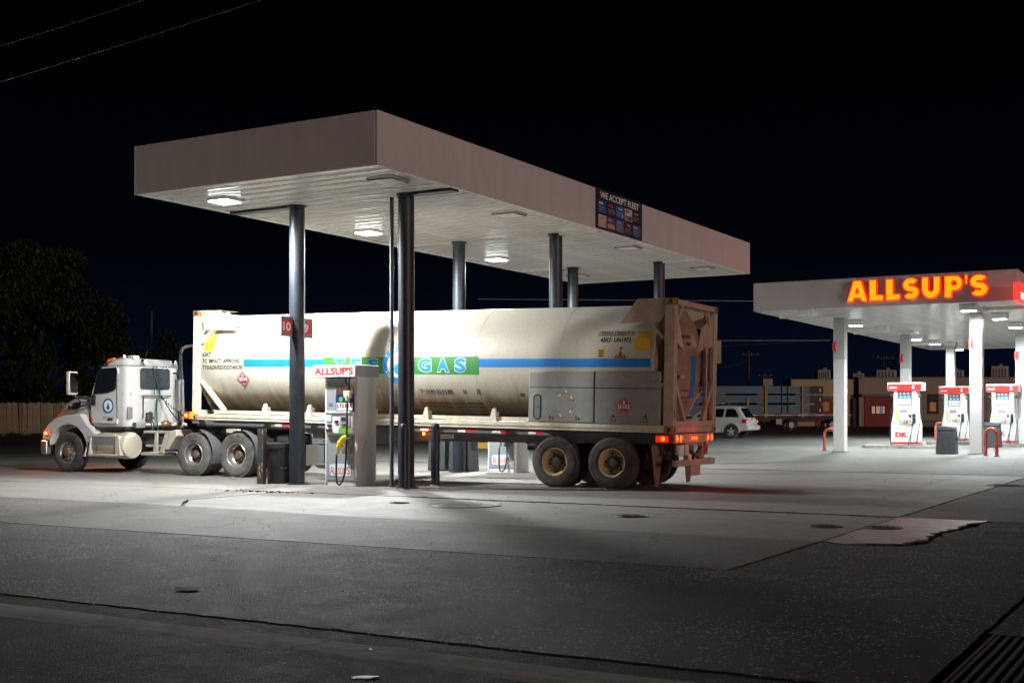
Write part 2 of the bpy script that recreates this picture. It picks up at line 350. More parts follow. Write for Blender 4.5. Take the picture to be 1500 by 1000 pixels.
# ---------------------------------------------------------------- lettering
_tc = {}
def glyphs(body, off=0.0, space=1.0):
    k = (body, off, space)
    if k in _tc: return _tc[k]
    c = bpy.data.curves.new('text', 'FONT'); c.body = body; c.offset = off; c.resolution_u = 3; c.space_character = space
    o = bpy.data.objects.new('text', c); COL.objects.link(o); bpy.context.view_layer.update()
    me = bpy.data.meshes.new_from_object(o)
    bpy.data.objects.remove(o); V = [v.co.copy() for v in me.vertices]; F = [list(p.vertices) for p in me.polygons]
    bpy.data.meshes.remove(me); _tc[k] = (V, F); return V, F
def text2d(body, h, w=None, off=0.0, align='L', space=1.0, cut=0.0):
    V, F = glyphs(body, off, space)
    x0 = min(v.x for v in V); x1 = max(v.x for v in V); y0 = min(v.y for v in V); y1 = max(v.y for v in V)
    if off: base = -off
    else: base = 0
    s = h/(y1-y0); sx = (w/(x1-x0)) if w else s
    ox = {'L': 0, 'C': -(x1-x0)*sx/2, 'R': -(x1-x0)*sx}[align]
    bm = bmesh.new(); vs = [bm.verts.new(((v.x-x0)*sx+ox, (v.y-y0)*s, 0)) for v in V]
    for f in F:
        try: bm.faces.new([vs[i] for i in f])
        except ValueError: pass
    if cut:
        y = cut
        while y < h:
            bmesh.ops.bisect_plane(bm, geom=bm.verts[:]+bm.edges[:]+bm.faces[:], plane_co=(0,y,0), plane_no=(0,1,0)); y += cut
    bm.verts.index_update(); bm.faces.ensure_lookup_table()
    R = ([(v.co.x, v.co.y) for v in bm.verts], [[v.index for v in f.verts] for f in bm.faces]); bm.free(); return R
def letters(mb, body, h, o, right, up, w=None, off=0.0, align='L', m=0, depth=0.0, space=1.0):
    P, F = text2d(body, h, w, off, align, space)
    o = Vector(o); r = Vector(right).normalized(); u = Vector(up).normalized(); nn = r.cross(u)
    mb.add([o+r*x+u*y for x, y in P], F, m)
    if depth:    # returns (sides) of a channel letter
        cnt = {}
        for f in F:
            for i in range(len(f)):
                a, b = f[i], f[(i+1) % len(f)]; k = (min(a,b), max(a,b)); cnt.setdefault(k, []).append((a,b))
        for k, e in cnt.items():
            if len(e) == 1:
                a, b = e[0]; pa = o+r*P[a][0]+u*P[a][1]; pb = o+r*P[b][0]+u*P[b][1]
                mb.add([pa, pb, pb-nn*depth, pa-nn*depth], [(0,1,2,3)], m+1)
    return mb
def panel(mb, o, right, up, w, h, m=0, lift=0.0):
    o = Vector(o); r = Vector(right).normalized(); u = Vector(up).normalized(); nn = r.cross(u)*lift
    return mb.add([o+nn, o+r*w+nn, o+r*w+u*h+nn, o+u*h+nn], [(0,1,2,3)], m)
# ================================================================ SETTING
def sheet(name, poly, z, m, sub=None):
    mb = MB(); mb.add([site(u, v, z) for u, v in poly], [tuple(range(len(poly)))])
    o = mb.build(name, m, angle=0); return tag(o, kind='structure')

mb = MB(); mb.add([(-900,-120,-0.12),(900,-120,-0.12),(900,1500,-0.12),(-900,1500,-0.12)], [(0,1,2,3)])
tag(mb.build('ground', M_dirt, angle=0), kind='structure')
sheet('road', [(70,-11.40),(70,-40),(-60,-40),(-60,-11.40)], -0.024, M_asph)

# concrete apron: cast slabs with open joints, each one a piece of its own
apron = thing('concrete_apron', 'cast concrete apron of the filling station, slabs with tarred joints', None, kind='structure')
del apron['label']
JG = 0.014
def slab(poly, m, dz=0.0, rag=None):
    n = len(poly); c = Vector((sum(p[0] for p in poly)/n, sum(p[1] for p in poly)/n))
    pts = []
    for i in range(n):                      # pull every edge in by half a joint, with small chipped irregularities
        a = Vector(poly[i]); b = Vector(poly[(i+1) % n]); L = (b-a).length; k = max(1, min(260, int(L/0.12)))
        d = (b-a)/L; nn = Vector((-d.y, d.x));
        if nn.dot(c-a) < 0: nn = -nn
        r = (rag or {}).get(i, 0.007)
        for j in range(k):
            t = j/k; off = JG + abs(random.gauss(0, r)) + (0.5*r*(1+sin(t*L*1.7+i)) if r > 0.01 else 0)
            if j == 0: off = JG
            pts.append(a+d*(t*L)+nn*off)
    vs = [site(p.x, p.y, dz) for p in pts] + [site(p.x, p.y, dz-0.035) for p in pts]; k = len(pts)
    mb = MB(); mb.add(vs, [tuple(range(k))] + [(i, (i+1)%k, (i+1)%k+k, i+k) for i in range(k)])
    return mb.build('slab', m, apron, angle=0)
sheet('joint_bed', [(70,-10.95),(-60,-10.95),(-60,14.2),(70,14.2)], -0.035, M_joint)
# worn outer strip beside the road
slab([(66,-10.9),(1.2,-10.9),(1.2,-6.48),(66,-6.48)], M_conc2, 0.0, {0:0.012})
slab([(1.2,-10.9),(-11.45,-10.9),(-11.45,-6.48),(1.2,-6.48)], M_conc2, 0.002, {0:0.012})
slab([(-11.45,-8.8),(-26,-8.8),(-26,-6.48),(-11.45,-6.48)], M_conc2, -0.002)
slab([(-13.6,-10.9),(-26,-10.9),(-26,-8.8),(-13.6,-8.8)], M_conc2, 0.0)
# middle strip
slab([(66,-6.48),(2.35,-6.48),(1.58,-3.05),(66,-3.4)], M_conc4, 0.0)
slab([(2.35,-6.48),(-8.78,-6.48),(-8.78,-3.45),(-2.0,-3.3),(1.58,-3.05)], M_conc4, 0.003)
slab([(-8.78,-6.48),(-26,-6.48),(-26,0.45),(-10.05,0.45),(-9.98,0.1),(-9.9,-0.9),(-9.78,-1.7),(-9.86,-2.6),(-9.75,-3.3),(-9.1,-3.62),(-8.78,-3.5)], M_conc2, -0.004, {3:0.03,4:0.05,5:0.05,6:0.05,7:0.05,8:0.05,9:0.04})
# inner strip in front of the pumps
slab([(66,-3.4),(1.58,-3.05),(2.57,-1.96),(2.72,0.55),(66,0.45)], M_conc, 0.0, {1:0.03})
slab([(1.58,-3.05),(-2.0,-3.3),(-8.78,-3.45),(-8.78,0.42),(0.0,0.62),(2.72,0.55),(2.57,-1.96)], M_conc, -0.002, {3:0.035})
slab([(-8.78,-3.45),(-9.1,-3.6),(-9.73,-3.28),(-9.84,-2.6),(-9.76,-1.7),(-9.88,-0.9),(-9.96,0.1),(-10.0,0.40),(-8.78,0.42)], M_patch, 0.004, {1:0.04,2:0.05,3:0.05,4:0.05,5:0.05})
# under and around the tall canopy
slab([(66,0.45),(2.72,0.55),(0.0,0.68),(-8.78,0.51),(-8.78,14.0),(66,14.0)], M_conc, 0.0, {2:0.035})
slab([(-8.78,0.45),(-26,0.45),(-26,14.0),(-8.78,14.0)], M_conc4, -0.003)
# forecourt beyond, rising gently
mb = MB(); us = [u for u in range(-60, 76, 6)]; vs_ = [14.02+i*1.6 for i in range(12)]+[36,45,55,70,90,116]
V = []; F = []
for v in vs_:
    for u in us: V.append(site(u, v, gz(v)))
nu = len(us)
for i in range(len(vs_)-1):
    for j in range(nu-1): F.append((i*nu+j, i*nu+j+1, (i+1)*nu+j+1, (i+1)*nu+j))
mb.add(V, F); tag(mb.build('forecourt', M_conc3, angle=60), kind='structure')
# drop kerb and gutter between apron and road
mb = MB(); N = 220
pts = [(60-120*i/N) for i in range(N+1)]
lo = [site(u, -11.02+random.gauss(0,0.012), -0.010) for u in pts]; hi = [site(u, -10.80, -0.006) for u in pts]
a_ = [site(u, -11.16+random.gauss(0,0.012), -0.012) for u in pts]; b_ = [site(u, -11.46+random.gauss(0,0.02)+0.03*sin(u*0.9), -0.014) for u in pts]; c_ = [site(u, -11.62, -0.032) for u in pts]
for A, B in ((hi, lo), (lo, a_), (a_, b_), (b_, c_)):
    k = len(mb.V); mb.add(A+B, [(i, i+1, N+2+i, N+1+i) for i in range(N)], 0 if A is a_ or A is b_ else 1)
tag(mb.build('gutter_strip', [M_strip, M_asph], angle=0), kind='structure')
# trench drain grate, lower right corner
gr = thing('drain_grate', 'rusty ribbed trench drain grate let into the apron at its corner', 'drain grate', site(-11.5,-10.85,0), RV)
M_grate = mat('rusty_grate', (0.03,0.019,0.019), 0.75, 0.0, 0.3, 9)
mb = MB(); mb.span((0,-2.1,-0.033),(2.03,0,-0.028)); mb.build('pan', M_joint, gr, angle=0)
for i in range(34):
    mb = MB(); mb.span((0.02, -2.07+i*0.061, -0.022), (2.0, -2.034+i*0.061, 0.002)); mb.build('rib', M_grate, gr, bevel=0.006, seg=1)
mb = MB(); mb.span((0,-2.1,-0.03),(0.02,0.0,0.006)); mb.span((2.0,-2.1,-0.03),(2.03,0.0,0.006)); mb.span((0.02,-0.02,-0.03),(2.0,0.0,0.006)); mb.build('frame', M_grate, gr)
# manhole and tank-fill lids
def lid(u, v, r, label, m=None):
    t = thing('fill_lid', label, 'manhole lid', site(u, v, 0.004), 0, 'underground tank fill lids')
    mb = MB(); mb.lathe([(r*0.92,0.0),(r,0.0),(r,0.005),(r*0.98,0.009),(r*0.94,0.009),(r*0.92,0.003)], 40); mb.build('rim', M_dark, t)
    mb = MB(); mb.lathe([(0.001,0.005),(r*0.90,0.005),(r*0.90,0.0)], 40)
    for i in range(5): mb.box((0, (i-2)*r*0.28, 0.006), (r*1.2*(1-0.12*abs(i-2)), 0.02, 0.004))
    mb.build('cover', m or M_conc2, t); return t
lid(-2.21,-0.67,0.60,'large round manhole lid in the concrete before the tall dark post',M_conc)
lid(-5.43,-1.29,0.24,'small dark fill lid in the concrete before the trailer wheels')
lid(-8.30,-1.49,0.21,'raised fill lid on the left in the shiny concrete patch')
lid(-9.0,-1.36,0.25,'wider fill lid on the right in the shiny concrete patch')
lid(-1.0,-0.75,0.17,'tiny fill cover left of the large manhole lid')
lid(-8.9,9.6,0.40,'round lid far out on the concrete behind the trailer')
# wet stain behind the trailer, painted with the red tail-light glow, and grime
def blot(name, label, u, v, ru, rv, m, z=0.0065, n=40, seed=1, cat='stain'):
    rnd = random.Random(seed); ph = [rnd.uniform(0,6.28) for _ in range(6)]; P = []
    for i in range(n):
        a = 2*pi*i/n; k = 1+0.22*sin(2*a+ph[0])+0.14*sin(3*a+ph[1])+0.10*sin(5*a+ph[2])+0.06*sin(9*a+ph[3])
        P.append(site(u+ru*k*cos(a), v+rv*k*sin(a), z))
    mb = MB(); mb.add(P, [tuple(range(n))]); return tag(mb.build(name, m, angle=0), label, cat)
blot('red_lit_wet_patch', 'wet patch behind the trailer with red tail-light glow put into its colour', -4.85, 5.3, 1.15, 0.95, M_redwet, seed=4, cat='puddle')
# litter
def scrap(name, label, p, s, m, cat='litter'):
    mb = MB(); n = 9; rnd = random.Random(len(label)); P = []
    for i in range(n):
        a = 2*pi*i/n; r = rnd.uniform(0.7,1.1); P.append((s[0]*r*cos(a), s[1]*r*sin(a), rnd.uniform(0,s[2])))
    P.append((0,0,s[2])); mb.add(P, [(i,(i+1)%n,n) for i in range(n)])
    P2 = [(x*0.96,y*0.96,0.0) for x,y,z in P[:n]]; mb.add(P2, [tuple(reversed(range(n)))])
    o = mb.build(name, m, angle=20); o.location = p; return tag(o, label, cat)
scrap('flattened_cup', 'flattened white paper scrap on the dark road', site(-8.64,-11.92,-0.022), (0.085,0.05,0.012), M_signw)
scrap('paper_scrap', 'small pale paper scrap on the gutter strip', site(-8.18,-11.28,-0.012), (0.035,0.025,0.012), M_signw)
scrap('rubber_scrap', 'flat black rubber scrap on the worn apron near the road', site(-5.39,-10.0,0.003), (0.13,0.10,0.03), M_rubberd)
scrap('foil_scrap', 'bright foil bit on the open forecourt before the flatbed trailer', site(4.5,48,gz(48)+0.004), (0.16,0.1,0.06), M_signw)
scrap('foam_crumb', 'yellowish crumb on the lit concrete behind the trailer', site(-6.5,9.4,0.004), (0.06,0.05,0.04), M_yellow)
rn = random.Random(5); mb = MB()
for i in range(420):
    u = rn.uniform(-11,12); v = rn.uniform(-10.8,3); p = site(u, v, 0.006); s = rn.uniform(0.003,0.008)
    mb.box(p, (s*1.4,s,s*0.8), Matrix.Rotation(rn.uniform(0,3),3,'Z'))
for i in range(60):
    p = site(rn.gauss(2.9,0.5), rn.gauss(0.4,0.12), 0.008); s = rn.uniform(0.01,0.03); mb.box(p, (s*1.6,s,s*0.6), Matrix.Rotation(rn.uniform(0,3),3,'Z'))
tag(mb.build('loose_grit', M_dirt, angle=0), 'loose grit scattered over the concrete apron', 'grit', kind='stuff')

# ================================================================ TALL CANOPY
H1 = 5.834; FH = 0.943; LV = 19.45; LU = 5.958
can1 = thing('fuel_canopy', 'tall pale flat canopy over the tanker truck, on six dark round columns', 'canopy', C0, RV)
e = 0.06
mb = MB(); mb.span((0,0,H1-0.02),(LV,e,H1+FH)); mb.build('fascia', M_fascia, can1, bevel=0.012)
mb = MB(); mb.span((0,LU-e,H1-0.02),(LV,LU,H1+FH)); mb.build('fascia', M_fascia, can1, bevel=0.012)
mb = MB(); mb.span((0,e+0.002,H1-0.02),(e,LU-e-0.002,H1+FH)); mb.build('fascia', M_fascia, can1, bevel=0.012)
mb = MB(); mb.span((LV-e,e+0.002,H1-0.02),(LV,LU-e-0.002,H1+FH)); mb.build('fascia', M_fascia, can1, bevel=0.012)
mb = MB(); mb.span((e+.01,e+.01,H1+0.30),(LV-e-.01,LU-e-.01,H1+FH-0.12)); mb.build('roof_deck', M_dark, can1)
mb = MB()
for a, b in (((0.062,0.062),(LV-0.062,0.10)),((0.062,LU-0.10),(LV-0.062,LU-0.062)),((0.062,0.102),(0.10,LU-0.102)),((LV-0.10,0.102),(LV-0.062,LU-0.102))):
    mb.span((a[0],a[1],H1-0.012),(b[0],b[1],H1+0.05))
mb.build('edge_trim', M_signw, can1)
NP = 47; pw = (LV-0.24)/NP; base = None
for i in range(NP):             # roll-formed ceiling pans, each a piece
    if base is None:
        mb = MB(); w = pw-0.012
        sec = [(-w/2,0.03),(-w/2,0.004),(-w/2+0.02,0.0),(-w*0.12,0.0),(-w*0.10,0.008),(w*0.10,0.008),(w*0.12,0.0),(w/2-0.02,0.0),(w/2,0.004),(w/2,0.03)]
        mb.prism(sec, lambda p,q,d:(p,d,q), -(LU-0.22)/2, (LU-0.22)/2); base = mb.mesh('soffit_panel', M_soffit, 25)
    o = bpy.data.objects.new('soffit_panel', base); link(o, can1); o.location = (0.12+pw*(i+0.5), LU/2, H1+random.uniform(-0.003,0.003)); o.rotation_euler = (random.gauss(0,0.0006), random.gauss(0,0.006), 0)
mb = MB(); mb.span((0.11,0.11,H1+0.034),(LV-0.11,LU-0.11,H1+0.05)); mb.build('ceiling_backing', M_dark, can1)
# columns and their stub beams
U1, U2 = 1.29, 4.07; ROWS = (2.72, 9.05, 15.37)
cb = None
for v in ROWS:
    for u in (U1, U2):
        if cb is None:
            mb = MB(); mb.cyl((0,0,0),(0,0,H1-0.004),0.162,n=40,caps=False); cb = mb.build('column', M_navy, can1); col = cb
            mb = MB(); mb.lathe([(0.163,0.0),(0.30,0.0),(0.30,0.022),(0.163,0.026)],4,o=(0,0,0.0)); bp = mb.build('base_plate', M_navy, cb, angle=20); bp.rotation_euler = (0,0,0)
            mb = MB(); mb.cyl((0,0,H1-0.03),(0,0,H1-0.006),0.20,n=32); mb.build('cap_plate', M_navy, cb)
        else: col = dup(cb, can1)
        col.location = (v, u, 0)
    for s, ua, ub in ((0,0.13,U1-0.15),(1,U2+0.15,LU-0.13)):
        mb = MB(); mb.span((v-0.13, ua, H1-0.05),(v+0.13, ub, H1+0.02)); mb.build('stub_beam', M_navy if v == ROWS[0] else M_soffit, can1, bevel=0.01)
# lamps: canopy LED heads throw a wide batwing beam, so they carry that photometric distribution
IES = bpy.data.texts.new('canopy_led')
_ang = [0,10,20,30,40,50,56,62,67,71,75,79,83,90]; _cd = [1000,1010,1040,1090,1160,1230,1230,1130,930,720,500,280,100,0]
IES.write('IESNA:LM-63-2002\nTILT=NONE\n1 1000 1 %d 1 1 2 0.4 0.4 0.0\n1 1 100\n%s\n0\n%s\n' % (len(_ang), ' '.join(map(str,_ang)), ' '.join(map(str,_cd))))
def canopy_led(power, col):
    L = bpy.data.lights.new('lamp_glow', 'POINT'); L.shadow_soft_size = 0.20; L.energy = power; L.color = col
    L.use_nodes = True; n = L.node_tree.nodes; em = n['Emission']
    t = n.new('ShaderNodeTexIES'); t.mode = 'INTERNAL'; t.ies = IES; t.inputs['Strength'].default_value = 0.0150
    L.node_tree.links.new(t.outputs['Fac'], em.inputs['Strength'])
    return L
def lamp_fixture(parent, name, loc, lit, power=0, size=0.46, drop=0.0, tilt=0, col=(0.96,0.985,0.98)):
    mb = MB(); s = size+0.10
    mb.prism([(-s/2,0.0),(s/2,0.0),(s/2-0.03,-0.035),(-s/2+0.03,-0.035)], lambda p,q,d:(p,d,q), -s/2, s/2)
    f = mb.build(name, M_signw if lit else M_steel, parent, loc=loc)
    mb = MB(); mb.box((0,0,-0.055 if lit else -0.044),(size,size,0.038 if lit else 0.016)); mb.build('lens', M_lens_on if lit else M_lens_of, f, bevel=0.012 if lit else 0.004, seg=3)
    mb = MB()
    for a in (-1,1): mb.box((a*(size/2+0.014),0,-0.042),(0.022,size+0.05,0.02)); mb.box((0,a*(size/2+0.014),-0.042),(size,0.022,0.02))
    mb.build('bezel', M_dark if not lit else M_signw, f)
    if lit:
        L = canopy_led(power, col)
        lo = bpy.data.objects.new('lamp_glow', L); link(lo, f); lo.location = (0,0,-0.33)
    return f
P1 = 3000
for u, v, lit in ((4.80,1.33,1),(4.90,6.34,1),(4.87,12.25,1),(0.67,1.24,0),(0.69,5.75,0),(0.69,11.93,0),(0.66,17.15,0),(4.75,17.0,0)):
    lamp_fixture(can1, 'lamp', (v,u,H1-0.004), lit, P1, size=0.46 if lit else 0.5)
# fleet sign on the long fascia (flat print)
fs = thing('fleet_sign', 'dark WE ACCEPT FLEET card sign on the tall canopy fascia', 'sign', site(0,8.59,H1), RV)
SW, SH = 2.62, 0.955
mb = MB(); mb.span((0,-0.028,0.0),(SW,-0.003,SH)); mb.build('board', mat('sign_navy', (0.018,0.022,0.045), 0.5,0,0.05,3), fs)
R = (1,0,0); Z = (0,0,1)
mb = MB(); letters(mb, 'WE ACCEPT FLEET', 0.155, (0.20,-0.031,0.735), R, Z, w=2.22, off=0.02); mb.build('lettering', M_signw, fs, angle=0)
cc = [(0.02,0.10,0.30),(0.05,0.05,0.10),(0.02,0.16,0.42),(0.55,0.50,0.48),(0.03,0.03,0.05),(0.50,0.42,0.42),(0.10,0.09,0.24),(0.10,0.17,0.27),(0.05,0.05,0.10),(0.06,0.11,0.26)]
ac = [(0.6,0.6,0.65),(0.6,0.06,0.05),(0.35,0.5,0.7),(0.08,0.08,0.12),(0.3,0.3,0.3),(0.6,0.2,0.1),(0.55,0.25,0.15),(0.3,0.4,0.5),(0.55,0.15,0.1),(0.5,0.5,0.55)]
for i in range(10):
    x = 0.10+(i%5)*0.49; z = 0.39-(i//5)*0.34
    mb = MB(); panel(mb, (x,-0.031,z), R, Z, 0.44, 0.29)
    panel(mb, (x+0.03+0.05*(i%3),-0.033,z+0.20), R, Z, 0.22, 0.05, 1); panel(mb, (x+0.03,-0.033,z+0.12), R, Z, 0.30, 0.02, 2); panel(mb, (x+0.03,-0.033,z+0.06), R, Z, 0.2, 0.02, 2)
    if i in (1,2,5): mb.cyl((x+0.36,-0.033,z+0.08),(x+0.36,-0.034,z+0.08),0.045,n=12,m=1)
    if i in (3,6): panel(mb, (x+0.02,-0.032,z+0.02), R, Z, 0.4, 0.10, 1)
    mb.build('card_print', [mat('card_face', cc[i],0.4,0,0.25,8), mat('card_accent', ac[i],0.4,0,0.1,8), mat('card_text', tuple(0.5*a+0.25 for a in cc[i]),0.5,0,0,8)], fs, angle=0)
# number flags on the left front column
nf = thing('pump_number_flag', 'red and white flag sign with pump numbers 10 and 9 on dark column', 'sign', site(U2,ROWS[0],0), RV)
mb = MB(); mb.span((-0.51,-0.012,3.08),(-0.163,0.012,3.495)); mb.build('plate', M_grey, nf)
mb = MB(); mb.span((0.163,-0.012,3.08),(0.50,0.012,3.495)); mb.build('plate', M_grey, nf)
for x, w, s, sx_, sw_ in ((-0.505,0.34,'10',-0.475,0.26),(0.168,0.327,'9',0.22,0.13)):
    mb = MB(); panel(mb, (x,-0.0145,3.15), R, Z, w, 0.275); mb.build('number_field', M_red, nf, angle=0)
    mb = MB(); letters(mb, s, 0.185, (sx_,-0.017,3.195), R, Z, w=sw_, off=0.05); mb.build('lettering', M_signw, nf, angle=0)
mb = MB(); mb.cyl((0,0,3.12),(0,0,3.15),0.172,n=32); mb.build('clamp_band', M_navy, nf); mb = MB(); mb.cyl((0,0,3.43),(0,0,3.46),0.172,n=32); mb.build('clamp_band', M_navy, nf)

# ================================================================ LOW CANOPY (right)
H2 = 4.93; F2 = 0.93; V0 = 22.5; LV2 = 28.6; UL = 0.95; UR = -7.35
can2 = thing('fuel_canopy', 'low white canopy with glowing orange letters, standing on square white columns', 'canopy', site(0,V0,0), RV)
def fas(a, b): 
    mb = MB(); mb.span(a, b); return mb.build('fascia', M_fascia2, can2, bevel=0.03)
fas((0,UR,H2-0.03),(0.08,UL,H2+F2)); fas((0.082,UL-0.08,H2-0.03),(LV2,UL,H2+F2)); fas((0.082,UR,H2-0.03),(LV2,UR+0.08,H2+F2)); fas((LV2-0.08,UR+0.082,H2-0.03),(LV2-0.001,UL-0.082,H2+F2))
mb = MB(); mb.span((0.09,UR+0.09,H2+0.3),(LV2-0.09,UL-0.09,H2+F2-0.1)); mb.build('roof_deck', M_dark, can2)
NP = 60; pw2 = (LV2-0.2)/NP; base = None
for i in range(NP):
    if base is None:
        mb = MB(); w = pw2-0.01; mb.prism([(-w/2,0.03),(-w/2,0.004),(-w/2+0.02,0),(w/2-0.02,0),(w/2,0.004),(w/2,0.03)], lambda p,q,d:(p,d,q), UR+0.1, UL-0.1); base = mb.mesh('soffit_panel', M_soffit, 25)
    o = bpy.data.objects.new('soffit_panel', base); link(o, can2); o.location = (0.1+pw2*(i+0.5), 0, H2+random.uniform(-0.002,0.002))
mb = MB(); mb.span((0.09,UR+0.09,H2+0.034),(LV2-0.09,UL-0.09,H2+0.05)); mb.build('ceiling_backing', M_dark, can2)
M_colw = mat('column_white_paint', (0.66,0.67,0.68), 0.4, 0, 0.04, 2, dirt=(0.45,0.42,0.38), dscale=2, damt=0.3)
M_colshade = mat('column_shaded_paint', (0.40,0.41,0.42), 0.4, 0, 0.04, 2)  # greyer copy of the column white, upper shade put into its colour
for v in (25.0, 35.0, 44.6):
    for u in (-1.3, -5.75):
        x = v-V0; g = gz(v); mb = MB(); mb.span((x-0.19,u-0.19,g),(x+0.19,u+0.19,3.35)); c = mb.build('column', M_colw, can2, bevel=0.012)
        mb = MB(); mb.span((x-0.192,u-0.192,3.352),(x+0.192,u+0.192,H2-0.16)); mb.build('shaded_upper_column', M_colshade, c, bevel=0.008)
        mb = MB(); mb.span((x-0.27,u-0.27,H2-0.16),(x+0.27,u+0.27,H2+0.01)); mb.build('column_head', M_signw, c, bevel=0.015)
        mb = MB(); mb.span((x-0.25,u-0.25,g),(x+0.25,u+0.25,g+0.02)); mb.build('base_plate', M_grey, c)
        if v < 40:
            mb = MB(); pts = [(x-0.08, u-0.200, 3.95), (x-0.08,u-0.200,3.55)]
            mb.tube([(x-0.10,u+0.196,3.95),(x-0.12,u+0.205,3.80),(x-0.10,u+0.196,3.62)], 0.045, 8); mb.tube([(x-0.195,u+0.10,3.95),(x-0.205,u+0.12,3.80),(x-0.195,u+0.10,3.62)],0.05,8)
            mb.build('red_marker', M_red, c)
for v, ln in ((25.0,1),(35.0,1),(44.6,1)):
    for ua, ub in ((UR+0.12,-5.97),(-1.08,UL-0.12)):
        mb = MB(); mb.span((v-V0-0.1,ua,H2-0.10),(v-V0+0.1,ub,H2+0.01)); mb.build('stub_beam', M_soffit, can2, bevel=0.01)
P2 = 1600
def box_lamp(u, v, lit):
    x = v-V0; mb = MB(); mb.span((x-0.24,u-0.26,H2-0.20),(x+0.24,u+0.26,H2-0.004)); f = mb.build('lamp', M_signw, can2, bevel=0.02)
    mb = MB(); mb.box((x,u,H2-0.206),(0.36,0.40,0.02)); mb.build('lens', M_lens_on if lit else M_lens_of, f)
    if lit:
        L = canopy_led(P2, (0.90,1.0,0.98))
        lo = bpy.data.objects.new('lamp_glow', L); link(lo, f); lo.location = (x,u,H2-0.235)
for u, v, lit in ((-0.75,23.0,0),(-0.95,28.4,1),(-1.0,32.2,0),(-1.0,38.3,1),(-1.0,42.4,1),(-1.0,48.2,1),(-5.75,23.6,1),(-6.05,27.7,1),(-5.9,32.4,1),(-5.9,38.3,1),(-5.9,42.4,0),(-5.9,48.2,1)):
    box_lamp(u, v, lit)
# glowing channel letters on the front fascia
sg = thing('letter_sign', 'glowing orange ALLSUP\'S channel letters on the low canopy fascia', 'sign', site(0,V0,0), RF)
def ribbon(P, w):
    L = []; R_ = []
    for i in range(len(P)):
        a = Vector(P[max(i-1,0)]); b = Vector(P[min(i+1,len(P)-1)]); d = (b-a).normalized(); n = Vector((-d.y, d.x)); L.append(Vector(P[i])+n*w/2); R_.append(Vector(P[i])-n*w/2)
    return [[tuple(L[i]),tuple(R_[i]),tuple(R_[i+1]),tuple(L[i+1])] for i in range(len(P)-1)], [tuple(p) for p in L]+[tuple(p) for p in reversed(R_)]
def arcp(cx, cy, r, a0, a1, n=14): return [(cx+r*cos(radians(a0+(a1-a0)*i/n)), cy+r*sin(radians(a0+(a1-a0)*i/n))) for i in range(n+1)]
def heavy_letter(ch, x0, x1, z0, z1):
    loops = []
    if ch == 'A':
        polys = [[(0,0),(.31,0),(.36,.17),(.43,.40),(.525,.69),(.525,1),(.33,1)],[(1.05,0),(.72,1),(.525,1),(.525,.69),(.62,.40),(.69,.17),(.74,0)],[(.36,.17),(.69,.17),(.62,.40),(.43,.40)]]; W_ = 1.05
        loops = [[(0,0),(.31,0),(.36,.17),(.69,.17),(.74,0),(1.05,0),(.72,1),(.33,1)],[(.43,.40),(.525,.69),(.62,.40)]]
    elif ch == 'L': polys = [[(0,0),(.72,0),(.72,.27),(.36,.27),(.36,1),(0,1)]]; loops = polys[:]; W_ = .72
    elif ch == 'U': q, o = ribbon([(.165,1),(.165,.7)]+arcp(.46,.43,.295,180,360)+[(.755,.7),(.755,1)], .33); polys = q; loops = [o]; W_ = .92
    elif ch == 'P':
        ou = arcp(.52,.66,.34,90,-90); inn = arcp(.48,.66,.10,90,-90); polys = [[(0,0),(.35,0),(.35,1),(0,1)],[(.35,.76),inn[0],ou[0],(.35,1)],[(.35,.32),ou[-1],inn[-1],(.35,.56)]]+[[inn[i],inn[i+1],ou[i+1],ou[i]] for i in range(14)]; W_ = .86
        loops = [[(0,0),(.35,0),(.35,.32)]+list(reversed(ou))+[(0,1)],[(.35,.56),(.35,.76)]+inn]
    elif ch == "'": polys = [[(.08,.58),(.22,.58),(.30,1),(0,1)]]; loops = polys[:]; W_ = .30
    else:
        q, o = ribbon([(x*1.25-.20, y) for x, y in arcp(.5,.685,.185,28,270)+arcp(.5,.315,.185,90,-152)[1:]], .275); polys = q; loops = [o]; W_ = .84
    xs_ = [p[0] for q in polys for p in q]; xa = min(xs_); xb = max(xs_); ys_ = [p[1] for q in polys for p in q]; ya = min(ys_) if ch != "'" else 0; yb = max(ys_)
    fx = lambda p, y: (x0+(p[0]-xa)/(xb-xa)*(x1-x0-0.03), y, z0+(p[1]-ya)/(yb-ya)*(z1-z0))
    mb = MB()
    for q in polys: mb.add([fx(p,-0.13) for p in q], [tuple(range(len(q)))], 0)
    for lo in loops:
        n = len(lo); c = (sum(p[0] for p in lo)/n, sum(p[1] for p in lo)/n); mb.add([fx(p,-0.128) for p in lo]+[fx(p,-0.02) for p in lo], [(i,(i+1)%n,(i+1)%n+n,i+n) for i in range(n)], 1)
        for i in range(n):      # red trim cap round each letter
            a = Vector(fx(lo[i],-0.133)); b = Vector(fx(lo[(i+1)%n],-0.133)); mb.beam(a, b, 0.022, 0.012, (0,1,0), 1)
    return mb
spec = [('A',-2.23,-2.91),('L',-2.94,-3.41),('L',-3.46,-3.93),('S',-3.98,-4.50),('U',-4.56,-5.14),('P',-5.24,-5.80),("'",-5.83,-5.96),('S',-5.99,-6.54)]
for ch, ua, ub in spec:
    mb = heavy_letter(ch, -ua, -ub, 5.075, 5.735)
    mb.build('letter', [M_letter, M_letrim], sg, angle=0, fix=False)
